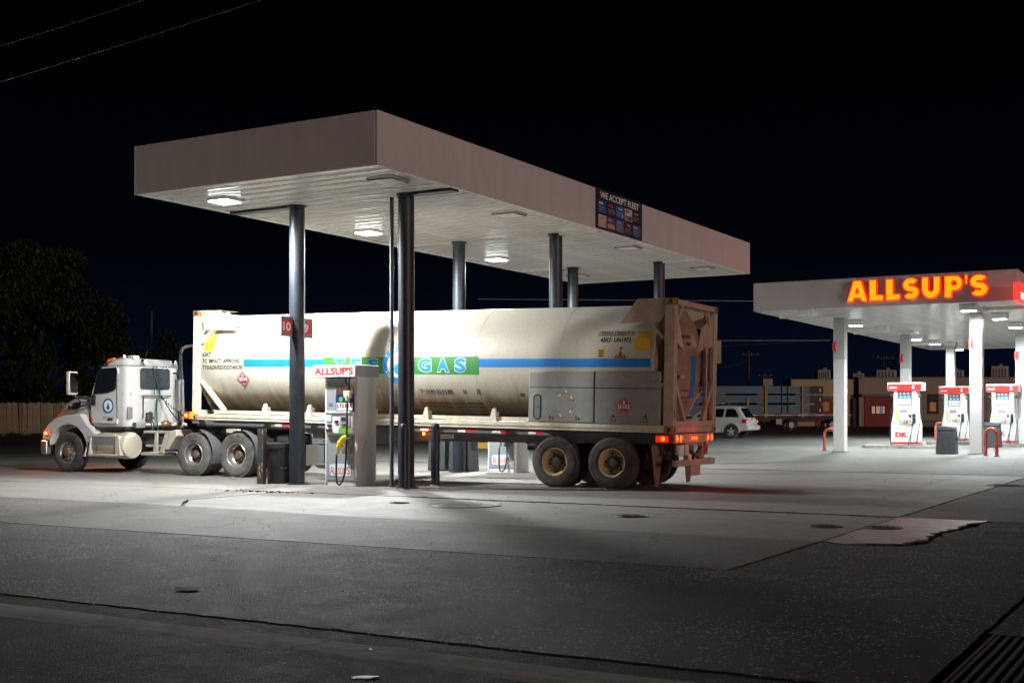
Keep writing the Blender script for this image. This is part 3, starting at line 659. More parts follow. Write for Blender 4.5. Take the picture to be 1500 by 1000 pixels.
# corner sign on the right side of the low canopy
dk = thing('corner_sign', 'glowing red DK sign board at the corner of the low canopy fascia', 'sign', site(UR,V0-1.0,0), RV)
mb = MB(); mb.span((0.0,-0.20,H2-0.10),(3.6,-0.012,H2+0.42)); mb.build('box', M_dksign, dk, bevel=0.02)
mb = MB(); panel(mb, (0.12,-0.204,H2-0.05), R, Z, 1.9, 0.19); mb.build('white_band', M_dkwhite, dk, angle=0)
mb = MB(); letters(mb, 'DK', 0.22, (2.4,-0.206,H2+0.06), R, Z, off=0.04); mb.build('lettering', M_dkwhite, dk, angle=0)
# ================================================================ TRUCK FRAME
TA = radians(28.67); R0 = Vector((3.069, 23.685, 0)); TT = Vector((-cos(TA), sin(TA), 0)); NN = Vector((sin(TA), cos(TA), 0))
TRZ = radians(180-28.67); TORG = R0 + NN*1.22          # local x forward, y = 1.22 - n (near side +), z up
PITCH = atan2(1.338-1.10, 12.19)

# ---------------------------------------------------------------- tank container
tkc = thing('tank_container', 'long cream tank container with blue stripe and TFS GAS lettering', 'tank container', (TORG.x,TORG.y,1.10), TRZ)
tkc.rotation_mode = 'XYZ'; tkc.rotation_euler = (0, -PITCH, TRZ)
TR, ZC = 1.19, 1.36
def head(x, s):
    return [(TR*cos(a)**0.8 if a < pi/2-1e-6 else 0.001, x+s*0.40*sin(a)) for a in [i*pi/2/12 for i in range(13)]]
xs = [0.50+i*(11.98-0.50)/26 for i in range(27)]
prof = [(TR,x) for x in xs[:-1]] + [(TR*cos(a)**0.8 if a < pi/2-1e-6 else 0.001, 11.98+0.10*sin(a)) for a in [i*pi/2/12 for i in range(13)]]
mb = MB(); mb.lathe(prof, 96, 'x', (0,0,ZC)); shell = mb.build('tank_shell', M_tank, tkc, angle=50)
mb = MB(); mb.lathe(list(reversed(head(0.50,-1))), 96, 'x', (0,0,ZC)); mb.build('tank_end', M_headshade, tkc, angle=50)
mb = MB()
for x in (2.47,4.42,6.9,9.4):
    mb.lathe([(TR-0.004,x-0.012),(TR+0.004,x-0.006),(TR+0.004,x+0.006),(TR-0.004,x+0.012)], 96, 'x', (0,0,ZC))
for x in (0.46,12.02):
    mb.lathe([(TR-0.02,x-0.03),(TR+0.012,x-0.03),(TR+0.012,x+0.03),(TR-0.02,x+0.03)], 96, 'x', (0,0,ZC))
mb.build('weld_bead', M_tank, shell, angle=50)
def frame_end(x0, x1, mt, name):
    s = 1 if x1 > x0 else -1
    for sy in (1,-1):
        mb = MB(); y = sy*1.22
        mb.span((x0,y-sy*0.004,0.13),(x0+s*0.21,y-sy*0.10,2.46)); mb.span((x0+s*0.004,y-sy*0.10,0.13),(x0+s*0.09,y-sy*0.19,2.46)); mb.build('corner_post', mt, tkc, bevel=0.012)
        for z in (0.0,2.466):
            mb = MB(); mb.span((x0-s*0.004,y,z),(x0+s*0.18,y-sy*0.165,z+0.124)); c = mb.build('corner_casting', M_rustfr if z > 1 or s > 0 else M_ltan, tkc, bevel=0.012)
            mb = MB(); mb.box((x0+s*0.09,y+sy*0.001,z+0.062),(0.06,0.012,0.075)); mb.box((x0-s*0.005,y-sy*0.08,z+0.062),(0.012,0.055,0.075)); mb.build('casting_hole', M_ink, c, bevel=0.004)
    mb = MB(); mb.span((x0+s*0.01,-1.05,2.47),(x0+s*0.12,1.05,2.58)); mb.build('top_beam', mt, tkc, bevel=0.01)
    mb = MB(); mb.span((x0+s*0.01,-1.05,0.13),(x0+s*0.12,1.05,0.235)); mb.span((x0+s*0.02,-1.05,0.005),(x0+s*0.10,1.05,0.128)); mb.build('bottom_beam', mt, tkc, bevel=0.01)
    for sy in (1,-1):      # corner braces running to the tank rim
        mb = MB(); mb.beam((x0+s*0.06,sy*0.72,2.47),(x0+s*0.10,sy*1.08,1.95),0.09,0.07,(1,0,0)); mb.build('upper_brace', mt, tkc)
        mb = MB(); mb.beam((x0+s*0.06,sy*1.10,1.05),(x0+s*0.06,sy*0.50,0.235),0.10,0.075,(1,0,0)); mb.build('lower_brace', mt, tkc)
        mb = MB(); A = (x0+s*0.03,sy*1.10,2.46); B = (x0+s*0.03,sy*1.08,1.78); C = (x0+s*0.12,sy*0.36,1.60); D = (x0+s*0.14,sy*0.64,2.10)
        mb.add([A,B,C,D]+[(p[0]+s*0.014,p[1],p[2]) for p in (A,B,C,D)], [(0,1,2,3),(7,6,5,4),(0,4,5,1),(1,5,6,2),(2,6,7,3),(3,7,4,0)]); mb.build('gusset_plate', mt, tkc, angle=10)
        # side gussets and struts joining post to shell
        y = sy*1.19
        mb = MB(); mb.prism([(x0+s*0.18,2.59),(x0+s*0.80,2.58),(x0+s*1.20,2.22),(x0+s*0.62,2.24),(x0+s*0.18,2.34)], lambda p,q,d:(p,d,q), y-sy*0.30, y-sy*0.31)
        mb.add([(x0+s*0.18,y-sy*0.02,2.592),(x0+s*0.80,y-sy*0.02,2.588),(x0+s*1.22,y-sy*0.14,2.12),(x0+s*0.30,y-sy*0.04,2.14)]+[(x0+s*0.18,y-sy*0.035,2.592),(x0+s*0.80,y-sy*0.035,2.588),(x0+s*1.22,y-sy*0.155,2.12),(x0+s*0.30,y-sy*0.055,2.14)], [(0,1,2,3),(7,6,5,4),(0,4,5,1),(1,5,6,2),(2,6,7,3),(3,7,4,0)])
        mb.add([(x0+s*0.18,y-sy*0.02,2.594),(x0+s*0.80,y-sy*0.02,2.59),(x0+s*0.80,y-sy*0.7,2.59),(x0+s*0.18,y-sy*0.7,2.594)], [(0,1,2,3)])
        mb.build('top_gusset', mt, tkc, angle=10)
        mb = MB(); mb.beam((x0+s*0.22,y-sy*0.05,0.95),(x0+s*0.85,y-sy*0.16,0.235),0.05,0.16,(0,1,0)); mb.build('side_brace', mt, tkc); mb = MB(); mb.beam((x0+s*0.24,y-sy*0.05,1.82),(x0+s*0.62,y-sy*0.12,2.20),0.05,0.14,(0,1,0)); mb.build('side_brace', mt, tkc)
frame_end(0.0, 1.0, M_ltan, 'rear'); frame_end(12.19, 11.0, M_cream, 'front')
for sy in (1,-1):
    mb = MB(); mb.span((0.185,sy*1.215,0.06),(12.0,sy*1.12,0.145)); mb.span((0.185,sy*1.20,0.0),(12.0,sy*1.14,0.058)); mb.build('bottom_rail', M_cream, tkc, bevel=0.008)
    mb = MB(); mb.span((0.9,sy*1.10,0.16),(11.6,sy*1.02,0.24)); mb.build('inner_rail', M_cream, tkc)
    for i, x in enumerate((3.95,5.6,7.0,8.72,10.0)):
        mb = MB(); mb.prism([(x-0.05,0.147),(x+0.13,0.147),(x+0.05,0.40),(x-0.01,0.42)], lambda p,q,d:(p,d,q), sy*1.17, sy*1.10); mb.prism([(x-0.02,0.147),(x+0.02,0.147),(x+0.02,0.34),(x-0.02,0.34)], lambda p,q,d:(p,d,q), sy*1.10, sy*1.0); mb.build('saddle_fin', M_cream, tkc)
mb = MB(); mb.box((6,0,0.10),(10.8,1.6,0.05)); mb.build('floor_plate', M_dark, tkc)
# side equipment cabinet
mb = MB(); mb.span((0.275,1.212,0.152),(3.13,0.72,1.185)); cab_b = mb.build('equipment_cabinet', M_greybox, tkc, bevel=0.01)
M_dkgrey = mat('seam_dark', (0.03,0.03,0.028), 0.7, 0, 0.1, 4)
for a, b in ((0.30,1.64),(1.68,3.11)):
    mb = MB(); mb.span((a,1.226,0.17),(b,1.213,0.845)); d = mb.build('cabinet_door', M_greybox, tkc, bevel=0.005)
    mb = MB(); mb.span((a,1.226,0.86),(b,1.213,1.17)); mb.build('cabinet_flap', M_greybox, tkc, bevel=0.005)
mb = MB(); mb.span((1.645,1.2135,0.16),(1.675,1.216,1.18)); mb.span((0.29,1.2135,0.846),(3.12,1.216,0.859)); mb.build('cabinet_seam', M_dkgrey, tkc, angle=0)
# oval window in the cabinet door
def oval(cx, cz, w, h, n=10):
    r = w/2; k = h/2-r; P = []
    for i in range(n+1): a = pi*i/n; P.append((cx+r*cos(a), cz+k+r*sin(a)))
    for i in range(n+1): a = pi+pi*i/n; P.append((cx+r*cos(a), cz-k+r*sin(a)))
    return P
mb = MB(); mb.prism(oval(2.92,0.46,0.185,0.52), lambda p,q,d:(p,d,q), 1.232, 1.227); mb.build('window_gasket', M_ink, tkc)
mb = MB(); mb.prism(oval(2.92,0.46,0.125,0.46), lambda p,q,d:(p,d,q), 1.2345, 1.2325); mb.build('window_pane', M_grey, tkc)
mb = MB(); mb.box((2.92,1.236,0.46),(0.125,0.003,0.012)); mb.build('window_bar', M_ink, tkc)
NR = (-1,0,0); ZU = (0,0,1)
mb = MB()
for x, s in ((2.66,'S1'),(2.08,'S4'),(1.30,'L1'),(0.62,'L2')):
    letters(mb, s, 0.07, (x,1.2285,0.20), NR, ZU, w=0.11, off=0.02)
    a = -1 if s[0]=='S' else 1
    if a < 0: mb.add([(x-0.02,1.2285,0.275),(x-0.17,1.2285,0.20),(x-0.15,1.2285,0.215),(x-0.0,1.2285,0.31)],[(0,1,2,3)])
    else: mb.cyl((x-0.055,1.2285,0.30),(x-0.055,1.229,0.30),0.028,n=10); mb.add([(x-0.03,1.2285,0.29),(x-0.08,1.2285,0.29),(x-0.055,1.2285,0.36)],[(0,1,2)])
mb.build('cabinet_marks', M_ink, tkc, angle=0)
mb = MB()
for px, pz, a in ((2.42,0.70,0.5),(2.28,0.78,-0.7),(2.16,0.66,-0.9),(2.40,0.30,-0.8),(2.18,0.38,0.9)):
    Rm = Matrix.Rotation(a,3,'Y')
    mb.box((px,1.228,pz),(0.07,0.003,0.022),Rm,0); mb.box(Vector((px,1.228,pz))+Rm@Vector((-0.065,0,0)),(0.06,0.003,0.022),Rm,1)
mb.build('reflector_ring', [M_tapew, M_taper], tkc, angle=0)
mb = MB(); mb.box((0.42,1.2275,1.07),(0.10,0.003,0.09)); mb.build('small_label', M_grime, tkc)
# ---- flat print on the shell: (x, s) with s the arc length above the tank's equator
def wrap(x, s, lift=0.004):
    r = TR+lift; a = s/TR; return (x, r*cos(a), ZC+r*sin(a))
def tank_rect(mb, x0, x1, s0, s1, m=0, lift=0.004):
    k = max(1, int(abs(s1-s0)/0.05)+1); V = []
    for i in range(k+1):
        s = s0+(s1-s0)*i/k; V += [wrap(x0,s,lift), wrap(x1,s,lift)]
    mb.add(V, [(2*i,2*i+1,2*i+3,2*i+2) for i in range(k)], m); return mb
def tank_poly(mb, pts, m=0, lift=0.004):
    mb.add([wrap(x,s,lift) for x,s in pts], [tuple(range(len(pts)))], m); return mb
def tank_text(mb, body, h, x, s, w=None, off=0.0, align='L', m=0, lift=0.006, space=1.0):
    P, F = text2d(body, h, w, off, align, space, cut=0.05); mb.add([wrap(x-px, s+py, lift) for px, py in P], F, m); return mb
def tank_disc(mb, x, s, r, m=0, lift=0.004, n=48, rin=0.0):
    K = 6; V = []; F = []
    for k in range(K+1):
        q = rin+(r-rin)*k/K
        for i in range(n): V.append(wrap(x+q*cos(2*pi*i/n), s+q*sin(2*pi*i/n), lift))
    for k in range(K):
        for i in range(n): F.append((k*n+i, k*n+(i+1)%n, (k+1)*n+(i+1)%n, (k+1)*n+i))
    mb.add(V, F, m); return mb
def pr(mb, name, mats): return mb.build(name, mats, tkc, angle=0, fix=False)
for xa, xb in ((10.65,8.35),(4.33,0.50)): mb = MB(); tank_rect(mb, xa, xb, -0.097, 0.073); pr(mb, 'blue_stripe', M_blue)
mb = MB(); tank_rect(mb, 8.345, 4.335, -0.25, 0.117, 0, 0.005); pr(mb, 'green_banner', M_green)
for ch, xa, xb in (('T',8.03,7.75),('F',7.58,7.32),('S',7.13,6.86),('G',5.82,5.50),('A',5.35,5.06),('S',4.91,4.64)):
    mb = MB(); tank_text(mb, ch, 0.315, xa+0.012, -0.216, (xa-xb)+0.03, 0.085, m=0, lift=0.007); tank_text(mb, ch, 0.285, xa-0.004, -0.201, (xa-xb)-0.002, 0.05, m=1, lift=0.010); pr(mb, 'tank_letter', [M_signw, M_lblue])
LX, LS = 6.33, -0.053
mb = MB(); tank_disc(mb, LX, LS, 0.415, 0, 0.009); tank_disc(mb, LX, LS, 0.285, 1, 0.012)
dr = [(LX, LS+0.15)] + [(LX+0.115*sin(a), LS-0.09-0.115*cos(a)*1.0) for a in [radians(-120+i*20) for i in range(13)]]
K = []
for i, (x, s) in enumerate(dr): K.append((x, s))
tank_poly(mb, K, 2, 0.015); tank_poly(mb, [(LX-0.10,LS+0.02),(LX-0.16,LS+0.14),(LX-0.10,LS+0.24),(LX-0.05,LS+0.10)], 3, 0.015)
for i, ch in enumerate('TFS GAS'):          # lettering round the ring
    if ch == ' ': continue
    a = radians(90+58-i*19); P, F = text2d(ch, 0.075, None, 0.04, 'C'); rx = a-pi/2
    mb.add([wrap(LX-((0.312*cos(a))+px*cos(rx)-py*sin(rx)), LS+(0.312*sin(a))+px*sin(rx)+py*cos(rx), 0.012) for px, py in P], F, 1)
for i, ch in enumerate('AND POWER'):
    if ch == ' ': continue
    a = radians(270-64+i*16); P, F = text2d(ch, 0.07, None, 0.04, 'C'); rx = a+pi/2
    mb.add([wrap(LX-((0.385*cos(a))+px*cos(rx)-py*sin(rx)), LS+(0.385*sin(a))+px*sin(rx)+py*cos(rx), 0.012) for px, py in P], F, 1)
pr(mb, 'round_logo', [M_lblue, M_signw, M_lblue, M_green])
mb = MB()
tank_text(mb, '42K7', 0.105, 11.92, 0.135, 0.27, 0.028); tank_text(mb, 'TC  IMPACT  APPROVED', 0.10, 11.90, -0.015, 1.17, 0.028); tank_text(mb, 'T75/ADR/RID/DOT49CFR', 0.10, 11.90, -0.165, 1.23, 0.028)
pr(mb, 'marking_text', M_ink); mb = MB(); tank_text(mb, 'TFSU 230017 7', 0.09, 1.61, 0.545, 0.70, 0.014); tank_text(mb, '42K7  UN1972', 0.10, 1.60, 0.40, 0.66, 0.034)
pr(mb, 'marking_text', M_ink)
mb = MB(); tank_rect(mb, 1.67, 0.87, 0.53, 0.655, 0, 0.004); pr(mb, 'rubbed_patch', M_grime)
mb = MB()
for b, xa, w in (('下次检验日期',5.89,0.84),('年',4.80,0.12),('月',4.47,0.10)): tank_text(mb, b, 0.13, xa, -0.715, w, 0.012); pr(mb, 'notice_text', M_ink); mb = MB()
tank_text(mb, 'One Way Travel Time - 1002 hrs. (METHANE)', 0.075, 5.95, -1.0, 1.56, 0.032); pr(mb, 'notice_text', M_ink); mb = MB(); tank_text(mb, 'One Way Travel Time - 4176 hrs. (ETHYLENE)', 0.075, 5.95, -1.105, 1.58, 0.032)
pr(mb, 'notice_text', M_ink)
mb = MB(); tank_text(mb, 'LGN2L', 0.045, 7.04, -0.575, 0.17, 0.02); pr(mb, 'red_text', M_red)
WL = [M_yellow, M_ink, M_orange, M_faded]
mb = MB(); tank_poly(mb, [(1.26,0.085),(1.01,0.085),(1.135,0.32)], 1, 0.004); tank_poly(mb, [(1.225,0.105),(1.045,0.105),(1.135,0.275)], 2, 0.008); tank_poly(mb, [(1.165,0.12),(1.105,0.12),(1.135,0.22)], 1, 0.010); pr(mb, 'warning_triangle', WL)
mb = MB(); tank_rect(mb, 1.62, 1.48, 0.09, 0.265)
for k in range(3): tank_rect(mb, 1.60, 1.50, 0.11+k*0.05, 0.14+k*0.05, 1, 0.008)
pr(mb, 'warning_label', WL)
for xa, xb, sa, sb_, q in ((11.90,11.60,0.26,0.695,0.04),(0.84,0.53,0.24,0.655,0.035)):
    mb = MB(); tank_rect(mb, xa, xb, sa, sb_)
    for k in range(4): tank_rect(mb, xa-0.04, xb+0.07, sb_-0.16+k*q, sb_-0.15+k*q, 3, 0.007)
    pr(mb, 'yellow_placard', WL)
mb = MB(); tank_rect(mb, 3.44, 3.33, -0.74, -0.66); pr(mb, 'green_plate', mat('dark_green_plate', (0.02,0.09,0.06), 0.4, 0, 0, 4))
def placard(mb, fn, h, num=True):
    fn_ = lambda a, b, l=0: fn(a, b, l)
    mb.add([fn(0,h,0),fn(-h,0,0),fn(0,-h,0),fn(h,0,0)], [(0,1,2,3)], 0)
    k = h*0.86; q = h*0.82
    for (a,b),(c,d) in (((0,k),(-k,0)),((-k,0),(0,-k)),((0,-k),(k,0)),((k,0),(0,k))):
        f = q/k; mb.add([fn(a,b,.002),fn(c,d,.002),fn(c*f,d*f,.002),fn(a*f,b*f,.002)], [(0,1,2,3)], 1)
    w = h*0.62; z = h*0.20
    mb.add([fn(-w,-z,.003),fn(w,-z,.003),fn(w,z,.003),fn(-w,z,.003)], [(0,1,2,3)], 1)
    P, F = text2d('1972', h*0.30, h*1.05, 0.03, 'C'); mb.add([fn(a, b-h*0.15, .006) for a, b in P], F, 2)
    P, F = text2d('2', h*0.2, None, 0.03, 'C'); mb.add([fn(a, b-h*0.66, .004) for a, b in P], F, 1)
    mb.add([fn(0,h*.66,.004),fn(-h*.14,h*.42,.004),fn(-h*.08,h*.28,.004),fn(h*.08,h*.28,.004),fn(h*.14,h*.42,.004)], [(0,1,2,3,4)], 1)
    return mb
PM = [M_placard, M_signw, M_ink]
mb = MB(); placard(mb, lambda a,b,l: wrap(10.69-a, -0.385+b, 0.019+l), 0.187); pr(mb, 'hazard_placard', PM)
mb = MB(); placard(mb, lambda a,b,l: (1.02-a, 1.229+l, 0.50+b), 0.187); pr(mb, 'hazard_placard', PM)
mb = MB(); placard(mb, lambda a,b,l: (-0.012-l, 0.78-a, 1.10+b), 0.16)
pr(mb, 'hazard_placard', PM); mb = MB(); mb.box((-0.004,0.78,1.10),(0.008,0.16,0.16),Matrix.Rotation(radians(45),3,'X')); mb.beam((0.0,0.78,1.10),(0.30,0.78,1.10),0.03,0.03); mb.build('placard_bracket', M_ltan, tkc)
# rear head: stripe badge, valve box, notices, ladder stile
def rhead(y, z):
    r = min(TR-0.01, sqrt(y*y+(z-ZC)**2)); a = math.acos((r/TR)**1.25); return (0.50-0.40*sin(a)-0.008, y, z)
def rh_text(mb, body, h, y, z, w=None, off=0.0, m=0):
    P, F = text2d(body, h, w, off, 'L'); mb.add([rhead(y-a, z+b) for a, b in P], F, m)
mb = MB(); V = [rhead(0.02-0.05*i, 1.53-0.14*j) for j in range(7) for i in range(6)]
mb.add(V, [(j*6+i,(j+1)*6+i,(j+1)*6+i+1,j*6+i+1) for j in range(6) for i in range(5)]); pr(mb, 'rear_blue_badge', M_blue)
mb = MB(); rh_text(mb, 'TFSU 230017 7', 0.07, 0.50, 1.86, 0.52, 0.02); rh_text(mb, '42K7', 0.07, 0.28, 1.72, 0.26, 0.02)
for k in range(4): rh_text(mb, ('MAX GROSS','TARE 12930','CAPACITY','MADE IN CHINA')[k], 0.055, 0.42, 0.66-0.09*k, 0.40, 0.01)
pr(mb, 'rear_text', M_ink)
mb = MB(); rh_text(mb, 'CRYOGENIC LIQUID', 0.055, 0.45, 0.80, 0.55, 0.02); pr(mb, 'rear_red_text', M_placard)
mb = MB(); mb.span((0.02,-0.74,0.24),(0.10,-0.62,1.75)); mb.build('ladder_stile', M_ltan, tkc, bevel=0.01)
mb = MB(); mb.cyl((0.0,-0.58,0.55),(0.0,-0.58,1.68),0.028,n=10); mb.build('pipe_guard', M_chrome, tkc)
mb = MB(); letters(mb, '5.', 0.13, (-0.002,1.19,0.30), (0,-1,0), ZU, off=0.03); mb.build('post_mark', M_ink, tkc, angle=0)

# ---------------------------------------------------------------- wheels
def tyre_profile(R, w):
    s = R/0.505; h = w/2
    half = [(0.272*s,h*0.80),(0.300*s,h*0.95),(0.36*s,h*1.0),(0.42*s,h*1.0),(0.462*s,h*0.93),(0.488*s,h*0.82),(0.500*s,h*0.70),(0.505*s,h*0.5)]
    g = [(0.505*s,h*0.40),(0.490*s,h*0.39),(0.490*s,h*0.32),(0.505*s,h*0.31),(0.506*s,h*0.06),(0.491*s,h*0.05)]
    top = half+g; return top+[(r,-y) for r, y in reversed(top)]
def wheel_set(R, w, kind, tyre_m):
    root = bpy.data.objects.new('wheel', None)
    mb = MB(); mb.lathe(tyre_profile(R,w), 64, 'y')
    tread = []
    for i in range(60):
        a = 2*pi*i/60
        for j, yo in enumerate((0.80,0.22,-0.22,-0.80)):
            aa = a + (0.5 if j in (1,2) else 0)*2*pi/60; Rm = Matrix.Rotation(aa,3,'Y') @ Matrix.Rotation(0.25*(1 if j%2 else -1),3,'Z')
            mb.box(Matrix.Rotation(aa,3,'Y') @ Vector((0, yo*w*0.42, R-0.0105)), (R*0.062, w*0.15, 0.028), Rm)
    for r in (0.345,0.40,0.44): mb.lathe([(R/0.505*(r-0.006),w/2*1.0),(R/0.505*r,w/2*1.0+0.004),(R/0.505*(r+0.006),w/2*1.0)],64,'y')
    me_t = mb.mesh('tyre', tyre_m, 40)
    s = R/0.505; h = w/2; mb = MB()
    if kind == 'steer':
        mb.lathe([(0.275*s,h*0.72),(0.282*s,h*0.86),(0.270*s,h*0.90),(0.255*s,h*0.78),(0.235*s,h*0.55),(0.225*s,h*0.72),(0.20*s,h*0.86),(0.165*s,h*0.90),(0.150*s,h*0.84),(0.11*s,h*0.86)],48,'y',m=0)
        mb.lathe([(0.11*s,h*0.86),(0.105*s,h*1.20),(0.085*s,h*1.32),(0.001,h*1.34)],24,'y',m=1)
        for i in range(10):
            a = 2*pi*i/10; p = Vector((0.197*s*sin(a),0,0.197*s*cos(a))); mb.cyl(p+Vector((0,h*0.80,0)), p+Vector((0,h*0.885,0)), 0.026*s, n=12, m=2)
            p = Vector((0.142*s*sin(a+.3),0,0.142*s*cos(a+.3))); mb.cyl(p+Vector((0,h*0.84,0)), p+Vector((0,h*1.08,0)), 0.016*s, n=6, m=1)
        mats = [M_alu, M_rust, M_ink]
    else:
        rimm, disc = (M_alu, M_rust) if kind == 'drive' else (M_tanrim, M_tanrim)
        mb.lathe([(0.270*s,h*0.72),(0.284*s,h*0.86),(0.274*s,h*0.93),(0.258*s,h*0.84),(0.250*s,h*0.4),(0.240*s,h*0.05),(0.215*s,-h*0.18)],48,'y',m=0)
        mb.lathe([(0.215*s,-h*0.18),(0.19*s,-h*0.28),(0.15*s,-h*0.32),(0.105*s,-h*0.32)],48,'y',m=1)
        mb.lathe([(0.105*s,-h*0.32),(0.095*s,h*0.25),(0.08*s,h*0.42),(0.05*s,h*0.46),(0.001,h*0.46)],24,'y',m=2)
        for i in range(8 if kind=='drive' else 5):
            a = 2*pi*i/(8 if kind=='drive' else 5); p = Vector((0.185*s*sin(a),0,0.185*s*cos(a))); mb.cyl(p+Vector((0,-h*0.40,0)), p+Vector((0,-h*0.22,0)), 0.027*s, n=12, m=3)
        for i in range(10):
            a = 2*pi*i/10+0.2; p = Vector((0.135*s*sin(a),0,0.135*s*cos(a))); mb.cyl(p+Vector((0,-h*0.34,0)), p+Vector((0,-h*0.08,0)), 0.017*s, n=6, m=2)
        mats = [rimm, disc, M_dark if kind!='drive' else M_rust, M_ink]
    me_r = mb.mesh('rim', mats, 30)
    return me_t, me_r
WT = {'steer': wheel_set(0.505,0.29,'steer',M_rubberd), 'drive': wheel_set(0.515,0.27,'drive',M_rubber), 'trailer': wheel_set(0.51,0.27,'trailer',M_rubberd)}
def put_wheel(parent, kind, x, y, z, out, steer=0.0):
    w = bpy.data.objects.new('wheel', None); w.empty_display_size = 0.1; link(w, parent); w.location = (x,y,z); w.rotation_euler = (0, 0, (0 if out > 0 else pi)+steer)
    for nm, me in zip(('tyre','rim'), WT[kind]):
        o = bpy.data.objects.new(nm, me); link(o, w); o.rotation_euler = (0, random.uniform(0,6.28), 0)
    return w

# ---------------------------------------------------------------- trailer chassis
trl = thing('semi_trailer', 'dark grey chassis semi-trailer on two axles carrying the tank container', 'trailer', TORG, TRZ)
def zb(x): return 1.10+x*math.tan(PITCH)
for sy in (1,-1):
    mb = MB()
    mb.prism([(0.25,zb(0.25)-0.02),(12.3,zb(12.3)-0.02),(12.3,zb(12.3)-0.16),(9.2,zb(9.2)-0.17),(8.4,zb(8.4)-0.36),(3.0,zb(3.0)-0.28),(0.25,zb(0.25)-0.22)], lambda p,q,d:(p,d,q), sy*0.93, sy*0.81)
    o = mb.build('side_beam', M_chassis, trl, bevel=0.006)
    if sy > 0:
        for xa, xm, xb in ((5.90,5.70,5.45),(4.97,4.78,4.48),(4.13,3.93,3.62),(3.27,3.10,2.9),(7.9,7.7,7.4),(9.9,9.7,9.4)):
            mb = MB(); z = zb(xm)-0.10
            panel(mb, (xa,0.933,z), NR, ZU, xa-xm, 0.052, 0); panel(mb, (xm,0.933,z), NR, ZU, xm-xb, 0.052, 1); mb.build('reflective_tape', [M_tapew, M_taper], trl, angle=0)
        mb = MB(); panel(mb, (5.40,0.933,zb(5.2)-0.25), NR, ZU, 0.34, 0.085); mb.build('name_plate', M_signw, trl, angle=0)
        mb = MB(); letters(mb, 'Cassie', 0.05, (5.38,0.936,zb(5.2)-0.23), NR, ZU, w=0.18, off=0.01); letters(mb, 'LSD', 0.05, (5.19,0.936,zb(5.2)-0.23), NR, ZU, w=0.08, off=0.02); mb.build('name_plate_text', M_blue, trl, angle=0)
for x in (0.4,1.9,3.3,4.8,6.2,7.6,9.0,10.2,11.4):
    mb = MB(); mb.span((x,-0.81,zb(x)-0.2),(x+0.12,0.81,zb(x)-0.05)); mb.build('cross_member', M_dark, trl)
for sy in (1,-1):
    for x0 in (12.0,0.05,6.1):
        mb = MB(); mb.span((x0,sy*1.19,zb(x0)-0.085),(x0+0.2,sy*0.93,zb(x0)-0.005)); mb.build('bolster', M_chassis, trl)
mb = MB()      # bogie subframe, springs, axles
for sy in (1,-1):
    mb.span((0.5,sy*0.55,0.72),(3.5,sy*0.45,0.90))
    for x in (1.30,2.55): mb.beam((x-0.45,sy*0.5,0.68),(x+0.45,sy*0.5,0.68),0.08,0.10); mb.box((x,sy*0.5,0.60),(0.16,0.14,0.2))
    mb.beam((3.85,sy*0.84,1.08),(3.68,sy*0.84,0.88),0.06,0.12,(0,1,0)); mb.beam((3.52,sy*0.84,1.08),(3.3,sy*0.84,0.88),0.06,0.16,(0,1,0))
for x in (1.30,2.55): mb.cyl((x,-0.95,0.51),(x,0.95,0.51),0.075,n=12); mb.cyl((x,-0.35,0.56),(x,-0.2,0.56),0.13,n=12)
for x in (0.9,2.0,3.0): mb.span((x,-0.5,0.74),(x+0.1,0.5,0.86))
mb.cyl((2.0,0.25,0.78),(2.9,0.25,0.78),0.14,n=16)
mb.build('bogie', M_dark, trl)
for x in (1.30,2.55):
    for sy in (1,-1):
        put_wheel(trl, 'trailer', x, sy*1.05, 0.51, sy); put_wheel(trl, 'trailer', x, sy*0.72, 0.51, sy)
# landing gear
for sy in (1,-1):
    mb = MB(); mb.span((8.40,sy*0.95,0.80),(8.80,sy*0.80,1.16)); mb.span((8.50,sy*0.93,0.34),(8.66,sy*0.80,0.80)); mb.lathe([(0.001,-0.06),(0.10,-0.05),(0.17,0.0),(0.19,0.03),(0.05,0.06)],20,'z',(8.58,sy*0.865,0.30))
    for z in (0.86,0.95,1.04): mb.cyl((8.47,sy*0.951,z),(8.47,sy*0.956,z),0.03,n=10,m=1); mb.cyl((8.70,sy*0.951,z),(8.70,sy*0.956,z),0.02,n=8,m=1)
    mb.beam((8.45,sy*0.87,0.85),(8.1,sy*0.87,0.95),0.05,0.05); mb.build('landing_leg', [M_chassis, M_ink], trl, bevel=0.006)
mb = MB(); mb.cyl((8.56,-0.8,0.62),(8.56,0.8,0.62),0.03,n=10); mb.build('landing_brace', M_rust, trl)
mb = MB(); mb.cyl((6.2,0.55,0.97),(7.6,0.55,0.97),0.13,n=18); mb.span((6.6,0.9,0.82),(7.2,0.5,0.88)); mb.build('air_tank', M_chassis, trl)
